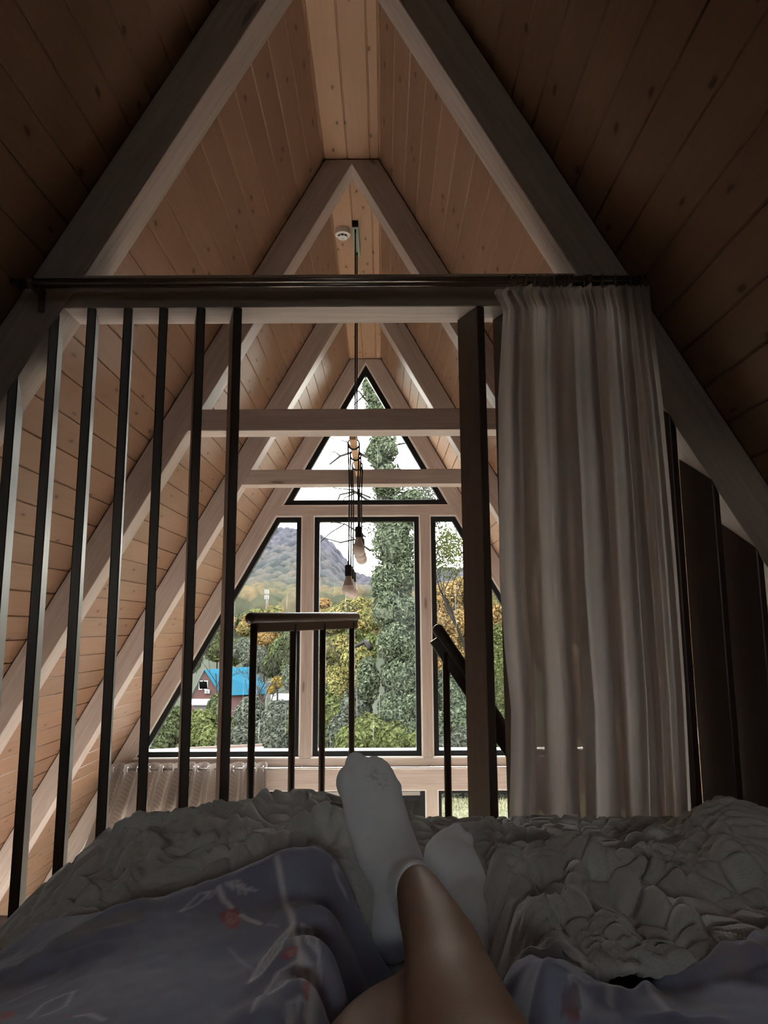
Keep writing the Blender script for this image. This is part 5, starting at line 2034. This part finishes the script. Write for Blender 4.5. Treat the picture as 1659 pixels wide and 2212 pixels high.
# ---- middle distance trees, seen over and beside the house
mid = [
    ('tree', 'green bushy tree above and left of the blue roofed house', 'tree', [(410, 1425, 175, 26, 30), (425, 1395, 180, 22, 24)], 'green', 0.40, 5200),
    ('tree', 'tall pale green tree rising behind the blue roof ridge', 'tree', [(470, 1395, 190, 34, 34), (500, 1410, 195, 30, 28), (450, 1365, 200, 24, 22)], 'lime', 0.42, 7000),
    ('tree', 'reddish orange tree just under the handrail, beyond the house', 'tree', [(572, 1378, 190, 32, 22), (600, 1392, 195, 26, 22)], 'orange', 0.42, 6000),
    ('conifer', 'dark green tree right of the house beside the left mullion', 'tree', [(630, 1385, 130, 20, 36), (612, 1415, 132, 34, 36), (632, 1440, 128, 24, 34), (590, 1440, 134, 26, 24)], 'green', 0.36, 9000),
    ('tree', 'dark shadowy tree between the yellow bush and the left mullion', 'tree', [(628, 1462, 110, 18, 28)], 'ivy', 0.30, 3000),
    ('bush', 'bright golden bush beside the end of the blue roof', 'bush', [(600, 1474, 118, 13, 13), (588, 1490, 118, 9, 9)], 'gold', 0.22, 2600),
    ('tree', 'olive tree between the house and the dark conifer', 'tree', [(552, 1425, 170, 30, 30), (530, 1405, 172, 26, 26)], 'greygreen', 0.40, 5200),
]
for nm, lab, cat, bs, key, sz, nl in mid:
    bb = [pb(*b) for b in bs]
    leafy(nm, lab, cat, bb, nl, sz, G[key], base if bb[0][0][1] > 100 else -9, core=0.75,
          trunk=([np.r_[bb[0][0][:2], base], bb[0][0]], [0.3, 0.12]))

# ---- hedge of separate shrubs behind the lawn
shr = [
    ('bright green bush at the left end of the hedge behind the fence', [(345, 1590, 17.5, 40, 42), (330, 1615, 17, 30, 30), (372, 1560, 17.8, 28, 34)], 'green', 9000),
    ('yellowish green shrub behind the fence below the brick gable', [(430, 1575, 18, 36, 38), (452, 1600, 17.6, 30, 30), (412, 1600, 17.8, 26, 26)], 'lime', 9000),
    ('dark green shrub between the last two left slats', [(470, 1545, 19, 26, 44), (485, 1585, 18.2, 30, 34)], 'green', 8000),
    ('grey green shrub with pale leaves below the blue roof', [(540, 1560, 18.5, 36, 50), (520, 1600, 17.8, 32, 30), (565, 1595, 18, 28, 36)], 'greygreen', 11000),
    ('grey green shrub left of the left mullion', [(600, 1570, 18.2, 36, 52), (625, 1600, 17.8, 28, 40), (590, 1610, 17.4, 30, 24)], 'greygreen', 11000),
    ('yellow green shrub touching the left mullion', [(640, 1560, 17.6, 18, 46), (645, 1610, 17.4, 16, 30)], 'lime', 5000),
    ('yellow and green shrub right of the left mullion', [(690, 1520, 18.6, 24, 50), (715, 1560, 18, 34, 56), (700, 1610, 17.5, 28, 32)], 'lime', 12000),
    ('broad green shrub in front of the ivy clad trunk', [(800, 1590, 16.2, 46, 44), (760, 1605, 16.0, 36, 34), (850, 1600, 16.1, 44, 40), (900, 1610, 16, 32, 34)], 'lime', 20000),
    ('grey green shrub low in the corner of the middle pane', [(770, 1540, 16.8, 34, 50), (735, 1590, 16.4, 26, 44)], 'greygreen', 11000),
    ('dark green bush in the right pane below the handrail', [(970, 1510, 17, 32, 62), (985, 1570, 16.6, 34, 56), (945, 1590, 16.4, 30, 50)], 'ivy', 17000),
    ('grey green shrub at the foot of the right pane', [(1000, 1610, 16, 30, 36), (960, 1625, 15.8, 34, 30)], 'greygreen', 9000),
    ('pale green shrub right of the broad slat', [(1078, 1470, 19, 22, 120), (1085, 1600, 17.5, 24, 60)], 'lime', 12000),
    ('low green bush seen through the lower right pane', [(985, 1700, 15.9, 60, 24), (1060, 1702, 15.9, 40, 24)], 'greygreen', 9000),
    ('low yellow green bush seen through the lower left pane', [(610, 1710, 15.9, 40, 26)], 'lime', 5000),
]
for lab, bs, key, nl in shr:
    bb = [pb(*b) for b in bs]
    leafy('hedge_shrub', lab, 'shrub', bb, nl, 0.055, G[key], -3.6, group='shrubs of the hedge beyond the lawn', core=0.74,
          trunk=([np.r_[bb[0][0][:2], -3.6], bb[0][0]], [0.04, 0.02]))


# ---- bare branching trees
def branch_tree(p0, d0, length, r0, depth, seed, spread=0.55, up=0.12):
    rr = random.Random(seed)
    parts = []
    tips = []

    def grow(p, d, L, r, k):
        n_ = 5
        pts, rs = [p], [r]
        q = p.copy()
        dd = d.copy()
        for i in range(n_):
            dd = dd + np.array([rr.gauss(0, .13), rr.gauss(0, .13), rr.gauss(0, .10) + up * .3])
            dd /= np.linalg.norm(dd)
            q = q + dd * L / n_
            pts.append(q.copy())
            rs.append(max(0.004, r * (1 - 0.5 * (i + 1) / n_)))
        parts.append(tube(pts, rs, 5 if k < 2 else 4, cap=False))
        if k == 0:
            tips.append(q)
        if k > 0:
            for j in range(rr.choice((2, 3, 3))):
                f = rr.uniform(0.45, 1.0)
                b = pts[min(n_, int(f * n_))]
                nd = dd + np.array([rr.gauss(0, spread), rr.gauss(0, spread), rr.gauss(0, spread * .7) + up])
                nd /= np.linalg.norm(nd)
                grow(b.copy(), nd, L * rr.uniform(0.55, 0.8), rs[min(n_, int(f * n_))] * 0.7, k - 1)
            tips.append(q)
    grow(np.asarray(p0, float), np.asarray(d0, float) / np.linalg.norm(d0), length, r0, depth)
    return merge(*parts), np.array(tips)


for lab, p0, d0, L_, r_0, dep, sd_ in (
        ('bare grey tree just right of the last left slat, in front of the blue roof', P(540, 1560, 30), (-0.05, 0, 1), 2.2, 0.05, 5, 3),
        ('bare tree whose dark limb leans right between the first two balusters', P(590, 1560, 32), (-0.12, 0, 1), 2.4, 0.055, 5, 12),
        ('thin bare tree seen between the last two slats before the stair opening', P(470, 1540, 34), (-0.15, 0, 1), 2.3, 0.05, 5, 21)):
    (V, F), tp = branch_tree(p0 - np.array([0, 0, 0.5]), d0, L_, r_0, dep, sd_)
    V3, F3 = tube([np.array([p0[0], p0[1], -9.0]), p0 - np.array([0, 0, .45])], [r_0 * 1.4, r_0], 6)
    tag(add('bare_tree', *merge((V, F), (V3, F3)), M['bark']), lab, 'tree', 'bare trees in the garden')

# ---- the ivy clad giant
ax = [(800, 700, 17.2, 30), (803, 760, 17.2, 34), (806, 830, 17.1, 34), (815, 900, 17, 36), (828, 970, 17, 38), (838, 1040, 17, 42), (845, 1110, 17, 48), (850, 1180, 16.9, 54), (850, 1250, 16.9, 56),
      (853, 1320, 16.8, 56), (862, 1390, 16.7, 54), (870, 1460, 16.6, 52), (868, 1530, 16.5, 56), (862, 1600, 16.4, 60)]
blobs = [pb(888, 1076, 17, 28, 20), pb(905, 1130, 17.2, 16, 24), pb(905, 1400, 16.8, 16, 60), pb(795, 1470, 16.6, 26, 50), pb(905, 1520, 16.4, 22, 60)]
for i, (x, y, Yd, rpx) in enumerate(ax):
    blobs.append(pb(x, y, Yd, rpx * 0.92, 46, rpx * 0.9))
    for k in range(3):
        blobs.append(pb(x + rng.uniform(-1, 1) * rpx * 0.62, y + rng.uniform(-30, 30), Yd - 0.25, rpx * rng.uniform(0.38, 0.55), rpx * rng.uniform(0.4, 0.6)))
brs = []


def limb(pts, r0, Yd=17):
    q = [P(x, y, Yd + 0.3 * i) for i, (x, y) in enumerate(pts)]
    r0 *= 2.6 if Yd < 20 else 0.8
    rs = np.linspace(r0, r0 * 0.5, len(q))
    return (q, list(rs))


for pts, r0 in (([(800, 990), (765, 975), (735, 985), (712, 1003)], .018), ([(765, 975), (750, 955), (735, 950)], .010), ([(735, 985), (722, 975), (708, 985)], .008), ([(800, 1085), (765, 1062), (735, 1068), (728, 1085)], .014), ([(770, 1064), (745, 1075), (733, 1095)], .008),
                ([(800, 1075), (760, 1058), (720, 1054)], .010),
                ([(800, 1190), (765, 1165), (735, 1172), (700, 1162)], .013), ([(790, 1160), (745, 1132), (715, 1150), (690, 1172)], .010), ([(745, 1132), (720, 1128), (690, 1140)], .007), ([(765, 1165), (748, 1150), (730, 1148)], .006),
                ([(795, 870), (775, 845), (762, 850)], .012), ([(790, 850), (772, 868), (758, 880)], .009),
                ([(860, 960), (890, 955), (905, 968), (915, 985)], .010), ([(880, 950), (900, 945)], .006),
                ([(800, 1400), (790, 1385), (760, 1400)], .03)):
    brs.append(limb(pts, r0))
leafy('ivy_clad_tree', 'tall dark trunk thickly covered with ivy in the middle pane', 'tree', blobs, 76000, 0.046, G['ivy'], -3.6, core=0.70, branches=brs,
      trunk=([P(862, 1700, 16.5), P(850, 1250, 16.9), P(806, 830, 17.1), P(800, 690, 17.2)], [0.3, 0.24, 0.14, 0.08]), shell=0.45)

# ---- yellow-green oak left of the ivy
blobs = [pb(745, 1330, 22, 42, 24), (pb(770, 1310, 21.5, 34, 22)), pb(715, 1352, 22.5, 36, 18), pb(790, 1340, 21, 26, 26), pb(700, 1400, 22, 32, 24), pb(740, 1400, 22, 36, 30), pb(770, 1430, 21, 34, 36), pb(700, 1460, 22, 34, 36), pb(745, 1470, 21.5, 40, 40), pb(790, 1480, 20.5, 30, 40), pb(720, 1500, 21, 40, 34)]
brs = [limb([(800, 1335), (775, 1325), (745, 1322), (712, 1335)], .05, 21), limb([(775, 1325), (755, 1305), (735, 1300)], .03, 21), limb([(758, 1530), (752, 1480), (735, 1440), (700, 1425)], .06, 21), limb([(752, 1480), (765, 1445), (790, 1420)], .04, 21), limb([(735, 1440), (722, 1400), (712, 1385)], .03, 21)]
leafy('oak_tree', 'yellow-green oak with dark limbs left of the ivy clad trunk', 'tree', blobs, 42000, 0.055, G['yellow'], -4.2, core=0.0, branches=brs, trunk=([np.r_[P(758, 1560, 21.5)[:2], -4.2], P(755, 1500, 21.5)], [0.16, 0.12]), shell=0.2)
blobs = [pb(720, 1360, 60, 60, 34), pb(700, 1420, 60, 50, 50), pb(770, 1400, 62, 50, 50), pb(740, 1490, 58, 60, 50)]
leafy('tree', 'pale green trees behind the yellow oak in the middle pane', 'tree', blobs, 14000, 0.16, G['lime'], -12, core=0.85)

# ---- right pane: autumn hillside tree and thin branches against the sky
blobs = [pb(965, 1290, 40, 34, 34), pb(1000, 1275, 41, 34, 30), pb(950, 1340, 40, 30, 38), pb(990, 1350, 40, 36, 40), pb(1040, 1330, 41, 50, 60), pb(960, 1420, 39, 36, 46), pb(1000, 1430, 40, 36, 46), pb(1080, 1380, 42, 40, 80), pb(920, 1300, 42, 22, 40), pb(915, 1400, 42, 26, 60)]
leafy('autumn_tree', 'orange and brown autumn trees on the slope in the right pane', 'tree', blobs, 26000, 0.11, G['orange'], -9, core=0.72, shell=0.35)
(V, F), tp = branch_tree(P(1010, 1420, 24), (-0.12, 0, 1.0), 2.6, 0.055, 6, 33, spread=0.6, up=0.10)
root = thing('thin_tree', 'thin branching tree against the bright sky in the right pane', 'tree', np.r_[P(1010, 1420, 24)[:2], -4.6])
add('branches', V, F, M['bark'], root)
pts = np.repeat(tp, 14, 0) + rng.normal(0, 0.13, (len(tp) * 14, 3))
V, F, t = leaf_cloud(pts, None, 0.05)
add('foliage', V, F, G['lime'], root, vfloat=t)
V, F = tube([np.r_[P(1010, 1420, 24)[:2], -4.6], P(1010, 1420, 24)], [0.08, 0.055], 6)
add('trunk', V, F, M['bark'], root)
(V, F), tp = branch_tree(P(930, 1300, 23), (0.02, 0, 1.0), 1.9, 0.04, 6, 47, spread=0.55, up=0.12)
root = thing('thin_tree', 'sparse leafy tree standing right of the ivy trunk, tops above the transom', 'tree', np.r_[P(930, 1300, 23)[:2], -4.4])
add('branches', V, F, M['bark'], root)
pts = np.repeat(tp, 20, 0) + rng.normal(0, 0.16, (len(tp) * 20, 3))
V, F, t = leaf_cloud(pts, None, 0.05)
add('foliage', V, F, G['greygreen'], root, vfloat=t)
V, F = tube([np.r_[P(930, 1300, 23)[:2], -4.4], P(930, 1300, 23)], [0.07, 0.04], 6)
add('trunk', V, F, M['bark'], root)

# ---- fence
M['fence'] = wood_mat('weathered_red_boards', ek(0.165, 0.105, 0.085), ek(0.12, 0.075, 0.06), ek(0.06, 0.035, 0.03), rough=0.8, plank=0.12, knots=0.2)
M['fencemetal'] = simple('black_fence_pipe', (0.02, 0.022, 0.03), 0.5, 0.4)
pl_, pr_ = P(300, 1620, 13.6), P(566, 1607, 13.6)
fence = thing('fence', 'low reddish board fence with black pipe braces behind the sill', 'fence', ((pl_[0] + pr_[0]) / 2, 13.6, -3.6))
V = [(pl_[0], 13.6, -3.6), (pr_[0], 13.6, -3.6), (pr_[0], 13.6, pr_[2]), (pl_[0], 13.6, pl_[2])]
V = np.array(V + [(a, b + 0.03, c) for a, b, c in V])
F = [(0, 3, 2, 1), (4, 5, 6, 7), (0, 1, 5, 4), (1, 2, 6, 5), (2, 3, 7, 6), (3, 0, 4, 7)]
add('board_panel', V, F, M['fence'], fence, grain=(0, 0, 1))
V, F = tube([P(320, 1630, 13.4), P(570, 1617, 13.4)], 0.035, 8)
add('pipe_rail', V, F, M['fencemetal'], fence)
for x in (365, 455, 558):
    V, F = tube([P(x, 1627 - (x - 365) * .05, 13.4), np.r_[P(x - 12, 1650, 13.2)[:2], -3.6]], 0.03, 6)
    add('brace', V, F, M['fencemetal'], fence)
for k, yk in enumerate((1537, 1548)):
    V, F = tube([P(330, yk + 2, 45), P(470, yk, 45), P(660, yk - 6, 45)], 0.018, 5)
    tag(add('power_line', V, F, M['blackrub']), ('upper' if k == 0 else 'lower') + ' of two thin black cables crossing below the distant house', 'cable', 'cables below the house')

# ------------------------------------------------------------------ sky, camera
world = bpy.data.worlds.new('overcast')
scene.world = world
world.use_nodes = True
wn = world.node_tree
for n_ in list(wn.nodes):
    wn.nodes.remove(n_)
t = NT(wn)
tc = t.n('ShaderNodeTexCoord').outputs['Generated']
sp = t.n('ShaderNodeSeparateXYZ')
t.l(tc, sp.inputs[0])
col = t.ramp(sp.outputs[2], [(0.0, (1.0, 0.93, 0.80)), (0.12, (1.0, 0.97, 0.90)), (0.5, (0.94, 0.97, 1.0))])
bg = t.n('ShaderNodeBackground', i_Strength=9.0 / EK)
t.l(col, bg.inputs[0])
ow = t.n('ShaderNodeOutputWorld')
t.l(bg.outputs[0], ow.inputs[0])

cam = bpy.data.cameras.new('camera')
co_ = bpy.data.objects.new('camera', cam)
COL.objects.link(co_)
cam.sensor_fit = 'HORIZONTAL'
cam.sensor_width = 36.0
cam.lens = F_PX / 1659.0 * 36.0
cam.clip_start = 0.02
cam.clip_end = 5000
from mathutils import Matrix
r3, d3, f3 = AX
mat = Matrix(((r3[0], -d3[0], -f3[0]), (r3[1], -d3[1], -f3[1]), (r3[2], -d3[2], -f3[2])))
co_.rotation_euler = mat.to_euler()
scene.camera = co_

# lift everything: loft floor to z = 0
for o in list(scene.objects):
    if o.parent is None:
        o.location.z += EZ

vs = scene.view_settings
vs.view_transform = 'Standard'
vs.look = 'None'
vs.gamma = 1.0
vs.use_curve_mapping = False
vs.exposure = 0.0
scene.cycles.max_bounces = 14
scene.cycles.diffuse_bounces = 8
scene.cycles.glossy_bounces = 4
scene.cycles.transparent_max_bounces = 24
scene.cycles.use_denoising = True
